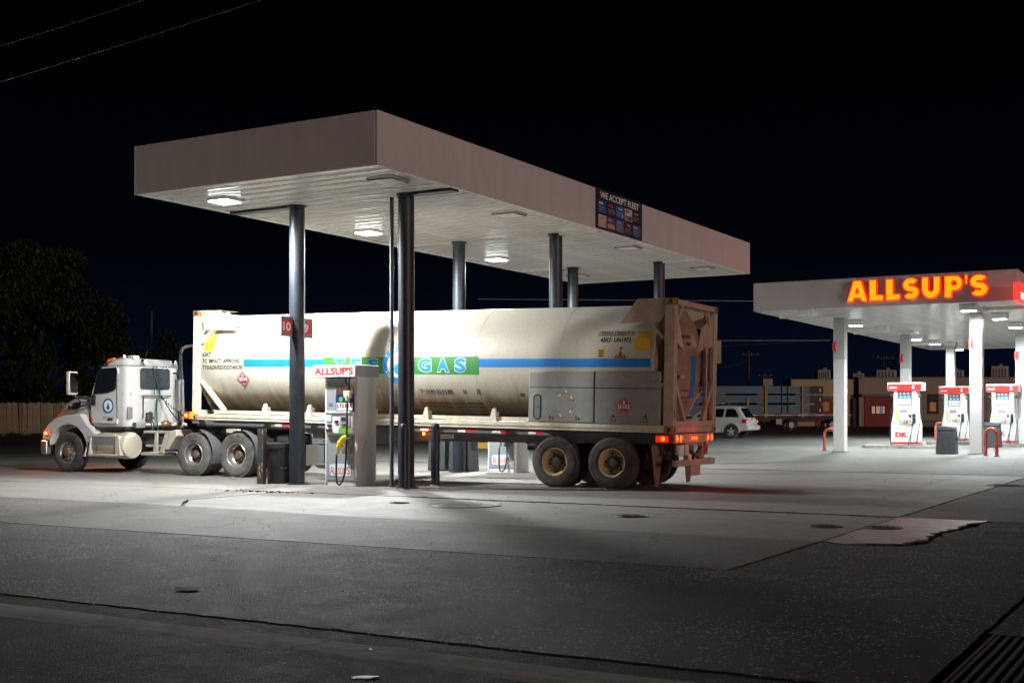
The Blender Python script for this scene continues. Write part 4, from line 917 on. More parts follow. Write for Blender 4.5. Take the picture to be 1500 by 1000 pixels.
# rear lights, bumper, flaps
mb = MB(); mb.span((-0.02,1.16,0.90),(0.06,-1.02,1.085)); mb.build('light_bar', M_ltan, trl, bevel=0.008)
mb = MB(); mb.span((-0.01,1.215,0.905),(0.36,1.17,1.08)); mb.build('light_bar_side', M_placard, trl, bevel=0.006)
def lens(mb, y, z, ry, rz, x=-0.028, m=0, n=18):
    V = []
    for k, (q, dx) in enumerate(((1,0.02),(0.95,0.0),(0.6,-0.012),(0.0,-0.016))):
        for i in range(n): a = 2*pi*i/n; V.append((x+dx, y+ry*q*cos(a), z+rz*q*sin(a)))
    mb.add(V, [(k*n+i,k*n+(i+1)%n,(k+1)*n+(i+1)%n,(k+1)*n+i) for k in range(3) for i in range(n)], m)
def tail(y, z, ry=0.055, rz=0.085, bulb=True):
    mb = MB(); lens(mb, y, z, ry, rz, m=0)
    if bulb: lens(mb, y, z, ry*0.72, rz*0.75, x=-0.042, m=1)
    mb.build('tail_light', [M_tail, M_tailorg], trl)
for y in (1.22-0.13, 1.22-0.33, 1.22-1.86, 1.22-2.09): tail(y, 0.995)
mb = MB()
for k in range(3): lens(mb, 1.22-0.99-0.115*k, 0.995, 0.038, 0.035, m=1)
mb.span((-0.024,1.22-0.90,0.945),(-0.019,1.22-1.32,1.045),0); mb.build('marker_lights', [M_tail, M_tailorg], trl, fix=False)
mb = MB(); mb.box((0.22,1.218,0.99),(0.26,0.012,0.12),None,0); mb.cyl((0.20,1.224,0.995),(0.20,1.232,0.995),0.045,n=16,m=1); mb.build('side_marker', [M_tail, M_tailorg], trl)
for sy in (1,-1):
    mb = MB(); mb.beam((0.05,sy*0.42,0.95),(0.02,sy*0.42,0.50),0.10,0.07,(0,1,0)); mb.build('bumper_strut', M_ltan, trl)
mb = MB(); mb.span((-0.05,1.13,0.455),(0.05,-1.03,0.575)); mb.build('rear_bumper', M_ltan, trl, bevel=0.01)
mb = MB(); mb.span((-0.03,0.32,0.25),(0.02,-0.22,0.455)); mb.build('plate_holder', M_ltan, trl, bevel=0.006)
mb = MB(); mb.beam((0.02,0.60,0.90),(0.02,-0.25,0.58),0.05,0.05,(1,0,0)); mb.beam((0.02,-0.6,0.90),(0.02,0.1,0.58),0.05,0.05,(1,0,0)); mb.build('bumper_brace', M_dark, trl)
mb = MB(); mb.cyl((-0.02,0.92,0.67),(-0.02,0.92,0.87),0.085,n=20); mb.build('white_canister', M_pumpw, trl, bevel=0.012)
mb = MB(); mb.cyl((-0.02,0.60,0.67),(-0.02,0.60,0.88),0.06,n=18); mb.build('pale_canister', M_cream, trl, bevel=0.01)
mb = MB(); mb.span((-0.03,-0.48,0.66),(0.02,-0.66,0.87)); mb.build('red_reflector', M_tail and M_placard, trl, bevel=0.01)
mb = MB(); panel(mb, (-0.02,0.47,0.53), (0,-1,0), ZU, 0.2, 0.14); mb.build('licence_plate', M_signw, trl, angle=0)
M_flap = mat('dirty_brown_flap', (0.22,0.13,0.075), 0.8, 0, 0.2, 4, dirt=(0.06,0.045,0.035), dscale=5, damt=0.6)
for y0 in (1.20,-0.55):
    mb = MB(); P = [(y0,0.83),(y0-0.10,0.87),(y0-0.50,0.82),(y0-0.60,0.78)] if y0 > 0 else [(y0,0.83),(y0-0.6,0.83)]
    B = [(y0-0.42,0.07),(y0-0.24,0.05)] if y0 > 0 else [(y0-0.42,0.07),(y0-0.2,0.06)]
    poly = P+B; mb.prism(poly, lambda p,q,d:(d+(0.83-q)*0.10*0+0.02*sin(q*5),p,q), 0.46, 0.472); o = mb.build('mud_flap', M_flap, trl, angle=20)
mb = MB(); mb.beam((0.47,1.2,0.87),(0.47,0.4,0.87),0.04,0.03); mb.beam((0.47,-1.2,0.87),(0.47,-0.4,0.87),0.04,0.03); mb.build('flap_bracket', M_dark, trl)
# side marker hanging under the beam
mb = MB(); mb.cyl((5.79,0.95,1.05),(5.79,0.985,1.05),0.04,n=16,m=0); mb.cyl((5.79,0.985,1.05),(5.79,0.99,1.05),0.028,n=12,m=1); mb.beam((5.72,0.95,1.10),(5.60,0.94,1.10),0.02,0.03,m=2); mb.beam((5.60,0.94,1.10),(5.60,0.94,0.95),0.02,0.03,m=2); mb.build('side_marker', [M_amber, M_ambcore, M_dark], trl)
# front corner marker
mb = MB(); mb.span((12.23,1.21,1.36),(12.27,1.03,1.53),0); mb.span((12.12,1.222,1.36),(12.26,1.214,1.53),1); mb.cyl((12.36,1.17,1.44),(12.36,1.225,1.44),0.055,n=18,m=2); mb.cyl((12.36,1.225,1.44),(12.36,1.232,1.44),0.03,n=12,m=3); mb.span((12.27,1.215,1.36),(12.45,1.12,1.53),0)
mb.build('front_marker', [M_placard, M_yellow, M_amber, M_ambcore], trl)
L = bpy.data.lights.new('marker_glow', 'POINT'); L.energy = 1.2; L.color = (1.0,0.25,0.05); L.shadow_soft_size = 0.05
lo = bpy.data.objects.new('marker_glow', L); link(lo, trl); lo.location = (12.38,1.30,1.44)
L = bpy.data.lights.new('marker_glow', 'POINT'); L.energy = 1.2; L.color = (1.0,0.25,0.05); L.shadow_soft_size = 0.04
lo = bpy.data.objects.new('marker_glow', L); link(lo, trl); lo.location = (5.79,1.06,1.06)
L = bpy.data.lights.new('tail_glow', 'POINT'); L.energy = 5; L.color = (1.0,0.06,0.02); L.shadow_soft_size = 0.3
lo = bpy.data.objects.new('tail_glow', L); link(lo, trl); lo.location = (-0.35,0.1,0.995)
# ---------------------------------------------------------------- tractor (day cab)
trk = thing('tractor_unit', 'white conventional day-cab truck tractor coupled to the tank trailer', 'truck', TORG, TRZ)
Y = lambda n: 1.22-n
def mirror_y(o, parent, name):   # same part on the far side
    me = o.data.copy(); me.transform(Matrix.Scale(-1,4,(0,1,0))); me.flip_normals(); c = bpy.data.objects.new(name, me); link(c, parent)
    for md in o.modifiers:
        if md.type == 'BEVEL': b = c.modifiers.new('bevel','BEVEL'); b.width = md.width; b.segments = md.segments; b.limit_method = 'ANGLE'; b.angle_limit = radians(30)
    return c
# cab shell: lofted along the height so that the roof draws in
def cabring(z, xf, xb, hw, rf=0.22, rb=0.16):
    P = []
    for (cx, cy, r, a0) in ((xf-rf, hw-rf, rf, 0),(xb+rb, hw-rb, rb, 90),(xb+rb, -(hw-rb), rb, 180),(xf-rf, -(hw-rf), rf, 270)):
        for k in range(6):
            a = radians(a0+90*k/5); P.append((cx+r*cos(a), cy+r*sin(a), z))
    return P
rings = [cabring(1.16,15.70,14.50,1.02), cabring(1.24,15.86,14.49,1.045), cabring(1.55,15.90,14.48,1.06), cabring(2.0,15.80,14.48,1.055), cabring(2.30,15.62,14.49,1.04), cabring(2.60,15.40,14.50,1.02), cabring(2.72,15.34,14.52,1.005,0.24,0.17), cabring(2.80,15.26,14.57,0.96,0.24,0.18), cabring(2.86,15.12,14.68,0.86,0.22,0.18), cabring(2.885,14.95,14.80,0.70,0.12,0.12)]
rings = rings[:1]+rings[1:]
mb = MB(); mb.loft(rings); body = mb.build('cab', M_white, trk, angle=40)
mb = MB(); mb.loft([cabring(2.675,15.372,14.486,1.018), cabring(2.69,15.372,14.486,1.018)]); mb.build('roof_seam', M_grey, body)
mb = MB(); mb.span((15.6,Y(0.2),1.10),(14.55,Y(2.24),1.16)); mb.span((15.5,0.9,1.0),(14.7,-0.9,1.10)); mb.build('cab_floor', M_dark, trk)
# door, glass and trim on both sides
def outline_strip(poly, y, w, mb, m=0):
    n = len(poly); c = (sum(p[0] for p in poly)/n, sum(p[1] for p in poly)/n)
    inn = [(c[0]+(p[0]-c[0])*(1-w), c[1]+(p[1]-c[1])*(1-w)) for p in poly]
    V = [(p, y, q) for p, q in poly]+[(p, y, q) for p, q in inn]
    mb.add(V, [(i,(i+1)%n,(i+1)%n+n,i+n) for i in range(n)], m); return inn
win = [(15.52,2.44),(15.47,2.53),(15.38,2.60),(14.90,2.615),(14.87,2.59),(14.87,2.12),(14.92,2.07),(15.14,2.02),(15.60,1.985)]
door = [(15.70,1.30),(15.69,1.955),(15.52,2.47),(15.36,2.66),(14.90,2.66),(14.83,2.6),(14.83,1.30),(14.87,1.24),(15.62,1.24)]
def side_panel_y(q): return 1.06-0.045*max(0,(q-2.0))/0.6+0.003
for sy in (1,-1):
    mb = MB(); V = [(p, sy*(side_panel_y(q)+0.006), q) for p,q in door]+[(p, sy*(side_panel_y(q)-0.03), q) for p,q in door]; n = len(door)
    mb.add(V, [tuple(range(n))]+[(i,(i+1)%n,(i+1)%n+n,i+n) for i in range(n)]); d = mb.build('door', M_white, trk, bevel=0.008)
    mb = MB(); mb.add([(p, sy*(side_panel_y(q)+0.012), q) for p,q in win], [tuple(range(len(win)))]); mb.build('door_window', M_glass, d, angle=0)
    mb = MB(); 
    cx, cz = 15.2, 2.32; big = [(cx+(p-cx)*1.07, cz+(q-cz)*1.07) for p,q in win]
    V = [(p, sy*(side_panel_y(q)+0.009), q) for p,q in big]; mb.add(V, [tuple(range(len(win)))]); mb.build('window_seal', M_ink, d, angle=0)
    mb = MB(); mb.box((15.02,sy*1.075,1.345),(0.17,0.03,0.055)); mb.build('door_handle', M_ink, d, bevel=0.012)
    mb = MB(); mb.beam((14.80,sy*1.066,2.58),(14.80,sy*1.066,1.3),0.012,0.02); mb.build('door_gap', M_grey, d)
    mb = MB(); mb.cyl((14.62,sy*1.05,1.98),(14.62,sy*1.062,1.98),0.015,n=10); mb.tube([(14.72,sy*1.05,2.60),(14.72,sy*1.10,2.60),(14.72,sy*1.10,2.50)],0.012,6); mb.tube([(14.76,sy*1.05,1.34),(14.76,sy*1.09,1.34),(14.76,sy*1.09,1.24)],0.012,6); mb.build('grab_hook', M_chrome, trk)
# windshield (mostly edge-on from here) and roof gear
mb = MB(); mb.add([(15.83,0.86,2.03),(15.83,-0.86,2.03),(15.43,-0.80,2.62),(15.43,0.80,2.62)], [(0,1,2,3)]); mb.add([(15.80,0.86,2.03),(15.80,-0.86,2.03),(15.40,-0.80,2.62),(15.40,0.80,2.62)], [(0,1,2,3)]); mb.build('windshield', M_glass, trk, angle=0)
mb = MB(); mb.prism([(15.36,2.66),(15.58,2.66),(15.60,2.69),(15.34,2.745)], lambda p,q,d:(p,d,q), 0.95, -0.95); mb.build('sun_visor', M_black, trk, bevel=0.008)
for i in range(5):
    y = 0.85-0.425*i; mb = MB(); mb.loft([[(15.36,y+0.05,2.76),(15.36,y-0.05,2.76),(15.10,y-0.05,2.845),(15.10,y+0.05,2.845)],[(15.30,y+0.035,2.865),(15.30,y-0.035,2.865),(15.12,y-0.035,2.885),(15.12,y+0.035,2.885)]]); mb.build('roof_marker', M_ambdim, trk, bevel=0.01)
mb = MB(); mb.tube([(15.0,0.62,2.93),(15.35,0.62,2.87)],0.04,10); mb.lathe([(0.035,15.35),(0.085,15.52)],16,'x',(0,0.62,2.85)); mb.build('air_horn', M_chrome, trk)
mb = MB(); mb.span((14.90,0.70,2.84),(14.60,0.50,2.945)); mb.build('roof_box', M_white, trk, bevel=0.02)
mb = MB(); mb.box((14.84,0.702,2.915),(0.12,0.004,0.03)); mb.build('roof_box_light', M_placard, trk)
mb = MB(); mb.tube([(14.62,0.3,2.88),(14.52,0.3,3.08)],0.006,6); mb.build('aerial', M_ink, trk)
# rear wall of the cab
XB = 14.474
def rrect(cy, cz, w, h, r, n=5):
    P = []
    for (y, z, a0) in ((cy+w/2-r,cz+h/2-r,0),(cy-w/2+r,cz+h/2-r,90),(cy-w/2+r,cz-h/2+r,180),(cy+w/2-r,cz-h/2+r,270)):
        for k in range(n+1): a = radians(a0+90*k/n); P.append((y+r*cos(a), z+r*sin(a)))
    return P
mb = MB(); mb.prism(rrect(0.095,2.365,1.02,0.54,0.08), yz(), XB, XB-0.014); rw = mb.build('rear_window_gasket', M_ink, trk)
mb = MB(); mb.prism(rrect(0.095,2.365,0.95,0.47,0.06), yz(), XB-0.015, XB-0.018); mb.build('rear_window', mat('rear_window_glass', (0.05,0.065,0.075), 0.12, 0, 0.3, 4, spec=0.7), rw)
for y in (0.955,-0.745):
    mb = MB(); mb.span((XB+0.01,y+0.085,1.36),(XB-0.012,y-0.085,1.65)); mb.build('rear_vent', M_grey, trk, bevel=0.01)
for y in (0.55,-0.52):
    mb = MB(); mb.lathe([(0.001,-0.02),(0.07,-0.01),(0.075,0.06),(0.055,0.065)],18,'x',(XB-0.10,y,2.78)); mb.beam((XB-0.04,y,2.70),(XB+0.10,y,2.72),0.03,0.03); mb.build('work_light', M_chrome, trk)
    mb = MB(); mb.lathe([(0.001,-0.022),(0.06,-0.018)],18,'x',(XB-0.106,y,2.78)); mb.build('work_light_lens', M_lens_of, trk)
mb = MB(); mb.tube([(XB,0.56,1.93),(XB-0.07,0.55,1.93),(XB-0.07,-0.38,1.94),(XB,-0.39,1.94)],0.016,8); mb.build('hose_rail', M_chrome, trk); mb = MB(); mb.tube([(XB,0.56,1.92),(XB-0.05,0.555,1.90),(XB-0.05,0.555,1.38),(XB,0.555,1.36)],0.016,8); mb.build('hose_rail', M_chrome, trk); mb = MB(); mb.tube([(XB,0.2,2.62),(XB-0.09,0.2,2.66),(XB-0.09,-0.3,2.66),(XB,-0.3,2.62)],0.012,8); mb.build('hose_rail', M_chrome, trk)
mb = MB()
for y in (0.93,-0.70): mb.cyl((XB,y,1.96),(XB-0.01,y,1.96),0.02,n=10)
mb.build('rear_plug', M_ink, trk)
def coil(a, b, r, turns, n=160, sag=0.0):
    a = Vector(a); b = Vector(b); P = []; d = (b-a).normalized(); x = d.cross(Vector((0,0,1)));
    if x.length < .1: x = Vector((1,0,0))
    x.normalize(); y = d.cross(x)
    for i in range(n+1):
        t = i/n; c = a.lerp(b,t); c.z -= sag*4*t*(1-t); P.append(c+x*(r*cos(2*pi*turns*t))+y*(r*sin(2*pi*turns*t)))
    return P
mb = MB(); mb.tube([(XB-0.08,0.27,2.63),(XB-0.10,0.20,2.40),(XB-0.12,0.10,2.15),(XB-0.12,0.05,1.95)],0.016,6); mb.tube([(XB-0.12,0.05,1.95),(XB-0.14,0.16,1.88),(XB-0.15,0.20,1.6),(XB-0.2,0.22,1.2),(XB-0.3,0.25,0.85),(XB-0.5,0.25,0.75)],0.018,6)
mb.tube([(XB-0.09,0.22,2.63),(XB-0.10,0.22,2.2),(XB-0.10,0.22,1.95)],0.010,6); mb.build('air_hose', M_ghose, trk)
mb = MB(); mb.tube(coil((XB-0.12,0.05,1.95),(12.5,-0.2,1.25),0.028,26,260,0.25),0.010,5); mb.build('coiled_hose', M_hose, trk)
mb = MB(); mb.tube(coil((XB-0.13,0.0,1.93),(12.5,0.1,1.22),0.0,1,60,0.45),0.012,6); mb.tube([(XB-0.05,0.40,1.45),(XB-0.2,0.42,1.2),(XB-0.25,0.44,0.9),(XB-0.45,0.5,0.75)],0.014,6); mb.tube([(XB-0.05,0.36,1.5),(XB-0.2,0.34,1.2),(XB-0.2,0.40,0.85)],0.012,6); mb.build('brake_hose', M_hose, trk)
mb = MB(); mb.box((XB-0.06,0.36,1.40),(0.10,0.16,0.22)); mb.cyl((XB-0.10,0.40,1.5),(XB-0.16,0.40,1.5),0.04,n=10); mb.cyl((XB-0.10,0.32,1.38),(XB-0.16,0.32,1.38),0.035,n=10); mb.build('valve_block', M_dark, trk, bevel=0.01)
mb = MB(); mb.cyl((XB-0.1,0.9,1.20),(XB-0.1,-0.9,1.20),0.055,n=14); mb.box((XB-0.1,0.75,1.20),(0.12,0.30,0.13)); mb.build('cross_tube', M_alu, trk)
mb = MB(); mb.cyl((XB-0.16,0.0,1.22),(XB-0.16,-0.25,1.22),0.07,n=14); mb.box((XB-0.16,-0.12,1.27),(0.1,0.1,0.12)); mb.build('brass_valve', M_brass, trk, bevel=0.01)
# exhaust stack behind the far corner
mb = MB(); mb.tube([(14.1,-0.38,1.1),(14.1,-0.38,1.5),(14.1,-0.38,3.02),(14.08,-0.40,3.14),(14.0,-0.45,3.22),(13.86,-0.52,3.26),(13.74,-0.56,3.26)],0.075,18); mb.build('exhaust_pipe', M_chrome, trk)
mb = MB(); mb.cyl((14.1,-0.38,1.55),(14.1,-0.38,2.35),0.115,n=24); mb.build('heat_shield', M_alu, trk)
mb = MB(); mb.cyl((14.1,-0.38,2.50),(14.1,-0.38,2.54),0.09,n=20); mb.box((14.2,-0.38,2.52),(0.2,0.05,0.04)); mb.build('exhaust_clamp', M_dark, trk)
# hood
def hoodring(x, hw, zt, zb_, n=18):
    P = []
    for i in range(n+1):
        a = pi*i/n; c = cos(a); s_ = sin(a); P.append((x, hw*(abs(c)**0.45)*(1 if c >= 0 else -1), zb_+(zt-zb_)*(s_**0.42)))
    return P
mb = MB(); mb.loft([hoodring(15.86,1.0,2.07,1.22),hoodring(16.15,0.98,2.03,1.18),hoodring(16.55,0.93,1.96,1.10),hoodring(16.95,0.86,1.86,1.02),hoodring(17.22,0.79,1.74,0.95),hoodring(17.38,0.73,1.60,0.90),hoodring(17.44,0.68,1.40,0.88)]); hood = mb.build('hood', M_white, trk, angle=45)
mb = MB(); mb.prism(rrect(0,1.22,1.05,0.55,0.08), yz(), 17.45, 17.47); mb.build('grille', M_chrome, hood)
mb = MB()
for i in range(8): mb.box((17.475,0,0.99+i*0.065),(0.012,0.98,0.03))
mb.build('grille_slats', M_dark, hood)
mb = MB(); mb.add([(16.50,0.955,1.75),(16.14,0.995,1.80),(16.20,0.995,1.62),(16.46,0.96,1.58)], [(0,1,2,3)]); mb.add([(16.50,0.935,1.75),(16.14,0.975,1.80),(16.20,0.975,1.62),(16.46,0.94,1.58)], [(3,2,1,0)]); mb.build('hood_vent', M_ink, hood, angle=0)
mb = MB(); mb.lathe([(0.001,0.02),(0.05,0.015),(0.055,0.0)],16,'y',(16.62,0.935,1.64)); o = mb.build('hood_badge', M_ink, hood)
# fenders
fen = [(17.36,0.84),(17.28,1.05),(17.12,1.23),(16.88,1.37),(16.50,1.45),(15.98,1.47),(15.74,1.20),(15.46,1.00),(15.74,0.72),(15.80,0.40),(15.91,0.40)]
arc = [(16.42+0.68*cos(a), 0.53+0.68*sin(a)) for a in [radians(168-i*13) for i in range(13)]]
poly = fen + [p for p in arc] + [(17.10,0.80)]
for sy in (1,-1):
    n = len(poly); mb = MB(); V = [(p, sy*1.17, q) for p,q in poly]+[(p, sy*(0.62 if p > 15.9 else 0.85), q) for p,q in poly]
    mb.add(V, [tuple(range(n)), tuple(reversed(range(n,2*n)))]+[(i,(i+1)%n,(i+1)%n+n,i+n) for i in range(n)])
    f = mb.build('fender', M_white, trk, bevel=0.055, seg=4, angle=50)
    mb = MB(); mb.lathe([(0.69,0.0),(0.70,0.0),(0.70,0.5),(0.69,0.5)],40,'y',(16.42,sy*0.62 if sy>0 else -1.12,0.56)); 
    mb = MB(); mb.box((17.17,sy*1.165,0.985),(0.16,0.06,0.17),Matrix.Rotation(0.35,3,'Y')); l_ = mb.build('headlight', M_ambdim, trk, bevel=0.02)
    mb = MB(); mb.box((17.175,sy*1.197,0.985),(0.05,0.012,0.055),Matrix.Rotation(0.35,3,'Y')); mb.build('indicator_bulb', M_ambcore, l_)
    mb = MB(); mb.box((17.29,sy*0.98,1.02),(0.03,0.24,0.12)); mb.build('lamp_glass', M_glass, l_, bevel=0.015)
    put_wheel(trk, 'steer', 16.42, sy*1.04, 0.505, sy)
    for x in (12.17,10.85):
        put_wheel(trk, 'drive', x, sy*1.06, 0.515, sy); put_wheel(trk, 'drive', x, sy*0.73, 0.515, sy)
    mb = MB(); mb.box((15.66,sy*1.078,1.37),(0.13,0.012,0.04),Matrix.Rotation(-0.9,3,'Y')); mb.build('side_reflector', M_ambdim, trk, bevel=0.006)
    # mirrors
    mb = MB(); mb.prism(rrect(0,0,0.30,0.60,0.06), lambda p,q,d:(16.10+d, sy*1.32+p*sy, 2.25+q), -0.06, 0.06)
    mr = mb.build('mirror', M_white, trk, bevel=0.03, seg=3)
    mb = MB(); mb.prism(rrect(0,0.0,0.25,0.50,0.04), lambda p,q,d:(16.10+d, sy*1.32+p*sy, 2.26+q), -0.066, -0.062); mb.build('mirror_glass', mat('mirror_glass',(0.6,0.6,0.62),0.05,1.0,0,4), mr)
    mb = MB(); mb.tube([(16.08,sy*1.30,1.98),(16.05,sy*1.24,1.90),(15.86,sy*1.13,1.88),(15.66,sy*1.07,1.84)],0.035,10); mb.box((15.62,sy*1.075,1.83),(0.15,0.04,0.26)); mb.tube([(16.08,sy*1.28,1.97),(15.95,sy*1.18,1.78),(15.68,sy*1.08,1.76)],0.02,8); mb.build('mirror_arm', M_black, trk, bevel=0.01)
mb = MB(); mb.prism(rrect(0,0.62,2.36,0.40,0.08), lambda p,q,d:(d,p,q), 17.20, 17.42); mb.build('bumper', M_alu, trk, bevel=0.04, seg=3)
mb = MB(); mb.span((17.35,1.0,0.42),(17.15,-1.0,0.90)); mb.build('bumper_core', M_dark, trk)
# frame, tanks and steps
mb = MB()
for sy in (1,-1): mb.span((17.1,sy*0.45,0.74),(9.9,sy*0.38,1.0))
for x in (9.95,11.5,12.9,13.7,14.4,15.7): mb.span((x,-0.40,0.78),(x+0.1,0.40,0.96))
for x in (12.17,10.85): mb.cyl((x,-1.0,0.515),(x,1.0,0.515),0.09,n=12); mb.lathe([(0.001,-0.2),(0.2,-0.1),(0.22,0),(0.2,0.1),(0.001,0.2)],16,'y',(x,0,0.515))
mb.cyl((16.42,-0.95,0.45),(16.42,0.95,0.45),0.06,n=10); mb.span((16.9,0.36,0.6),(15.2,-0.36,1.25)); mb.cyl((15.2,0,0.75),(10.85,0,0.6),0.06,n=10)
mb.build('frame_rails', M_dark, trk)
for sy in (1,-1):
    mb = MB(); mb.lathe([(0.001,14.46),(0.24,14.47),(0.315,14.49),(0.335,14.53),(0.34,14.60),(0.34,15.55),(0.30,15.62),(0.001,15.64)],40,'x',(0,sy*0.84,0.69)); mb.build('fuel_tank', mat('muddy_aluminium', (0.60,0.56,0.47),0.5,0.25,0.1,3,dirt=(0.35,0.28,0.19),dscale=3,damt=0.6), trk)
    mb = MB()
    for x in (14.75,15.35): mb.lathe([(0.342,x),(0.348,x),(0.348,x+0.05),(0.342,x+0.05)],40,'x',(0,sy*0.84,0.69))
    mb.build('tank_strap', M_alu, trk)
    M_step = MATS['cream_frame_paint']
    mb = MB(); mb.span((15.62,sy*1.20,0.90),(14.72,sy*0.95,0.955)); mb.span((15.66,sy*1.21,0.42),(14.66,sy*1.0,0.475)); mb.prism([(15.60,0.47),(15.67,0.47),(15.60,0.90),(15.55,0.90)], lambda p,q,d:(p,d,q), sy*1.205, sy*1.0); mb.prism([(14.55,0.44),(14.74,0.44),(14.74,0.93),(14.62,0.95)], lambda p,q,d:(p,d,q), sy*1.195, sy*0.98); mb.build('step', MATS['muddy_aluminium'], trk, bevel=0.012)
    mb = MB(); mb.span((15.54,sy*1.185,0.70),(14.76,sy*1.06,0.90)); mb.build('step_tread', M_grey, trk)
    mb = MB(); mb.span((15.6,sy*1.10,0.48),(14.76,sy*1.08,0.9)); mb.build('step_back', M_dark, trk)
# deck plates and brackets behind the cab
mb = MB(); mb.span((14.35,0.62,1.00),(12.95,0.46,1.06)); mb.span((14.3,0.60,0.66),(13.0,0.50,0.71)); mb.prism([(13.52,0.48),(13.38,0.48),(13.20,1.0),(13.30,1.0)], lambda p,q,d:(p,d,q), 0.95, 0.90); mb.span((14.1,0.95,0.46),(13.3,0.55,0.53)); mb.prism([(13.95,0.5),(13.80,0.5),(13.80,1.0),(13.88,1.0)], lambda p,q,d:(p,d,q), 0.7, 0.66); mb.build('catwalk', MATS['muddy_aluminium'], trk, bevel=0.006)
mb = MB()
for y in (0.35,-0.35): mb.span((13.9,y+0.2,0.55),(13.2,y-0.2,0.95))
mb.build('battery_box', M_dark, trk, bevel=0.02)
for sy in (1,-1):
    mb = MB(); mb.prism([(12.92,1.06),(12.74,1.10),(12.72,0.95),(12.98,0.62),(13.10,0.62)], lambda p,q,d:(p,d,q), sy*1.17, sy*0.60); mb.build('quarter_fender', MATS['muddy_aluminium'], trk, bevel=0.01)
    for xc in (12.17,10.85):
        mb = MB(); A = [(xc-0.60*cos(radians(a)), sy*1.18, 0.515+0.60*sin(radians(a))) for a in range(-22,80,8)]; B = [(p[0], sy*0.58, p[2]) for p in A]; k = len(A)
        mb.add(A+B, [(i,i+1,k+i+1,k+i) for i in range(k-1)]); mb.add([(p[0]-0.01,p[1],p[2]+0.008) for p in A+B], [(i,i+1,k+i+1,k+i) for i in range(k-1)]); mb.build('half_fender', M_chassis, trk)
    mb = MB(); mb.prism([(10.28,0.90),(10.26,0.22)], lambda p,q,d:(p,d,q), 0,0) if False else mb.span((10.20,sy*1.18,0.22),(10.212,sy*0.60,0.90)); mb.build('mud_flap', mat('grey_mud_flap', (0.23,0.22,0.20),0.8,0,0.1,3), trk)
mb = MB(); mb.lathe([(0.001,1.06),(0.42,1.06),(0.45,1.02),(0.40,0.98),(0.001,0.98)],28,'z',(11.4,0,0.0)); mb.build('fifth_wheel', M_dark, trk)
# door emblem and lettering
mb = MB(); cx, cz, yy = 15.10, 1.68, 1.0705
def ring_(r0, r1, y, m, n=36):
    V = [(cx+r*cos(2*pi*i/n), y, cz+r*sin(2*pi*i/n)) for r in (r0,r1) for i in range(n)]; mb.add(V, [(i,(i+1)%n,n+(i+1)%n,n+i) for i in range(n)], m)
ring_(0.001,0.150,yy,1); ring_(0.140,0.190,yy+0.001,0); dp = [(cx+0.06*sin(a), yy+0.003, cz-0.045-0.06*cos(a)) for a in [radians(-120+20*i) for i in range(13)]]; mb.add([(cx, yy+0.003, cz+0.085)]+dp, [tuple(range(14))], 0)
mb.build('door_emblem', [M_dblue, M_signw], trk, angle=0, fix=False)
mb = MB(); letters(mb, 'AUSTIN TX', 0.055, (15.30,1.0705,1.365), NR, ZU, w=0.40, off=0.01) ; letters(mb, 'USDOT 2306017', 0.04, (15.38,1.0665,1.215), NR, ZU, w=0.55, off=0.01); mb.build('door_text', M_faded, trk, angle=0)
L = bpy.data.lights.new('indicator_glow', 'POINT'); L.energy = 12; L.color = (1.0,0.26,0.06); L.shadow_soft_size = 0.06
lo = bpy.data.objects.new('indicator_glow', L); link(lo, trk); lo.location = (17.52,1.22,1.02)
L = bpy.data.lights.new('indicator_glow', 'POINT'); L.energy = 60; L.color = (1.0,0.26,0.08); L.shadow_soft_size = 0.06
lo = bpy.data.objects.new('indicator_glow', L); link(lo, trk); lo.location = (17.55,-1.22,1.02)

# ================================================================ FORECOURT FURNITURE
pipe = thing('vent_pipe', 'thin grey upright pipe between the pump and the tall dark post', 'pipe', site(1.77,2.9,0), 0)
mb = MB(); mb.cyl((0,0,0.0),(0,0,H1-0.004),0.042,n=18); mb.build('tube', M_galv, pipe)
mb = MB(); mb.cyl((0,0,0),(0,0,0.05),0.065,n=18); mb.build('foot', M_galv, pipe)
for z in (1.3,2.9,4.4):
    mb = MB(); mb.cyl((0,0,z),(0,0,z+0.05),0.050,n=18); mb.build('coupling', M_galv, pipe)
def bollard(u, v, label):
    t = thing('bollard', label, 'bollard', site(u,v,0), 0, 'dark bollards around the pump island')
    mb = MB(); mb.lathe([(0.092,0.0),(0.092,1.20),(0.084,1.245),(0.06,1.275),(0.001,1.29)],28,'z'); mb.build('post', M_navy, t)
    mb = MB(); mb.lathe([(0.093,0.0),(0.12,0.0),(0.11,0.02),(0.093,0.03)],24,'z'); mb.build('collar', M_conc, t); return t
bollard(1.05,2.30,'dark round bollard directly in front of the tall dark post'); bollard(1.14,3.54,'dark round bollard standing just right of the tall dark post')
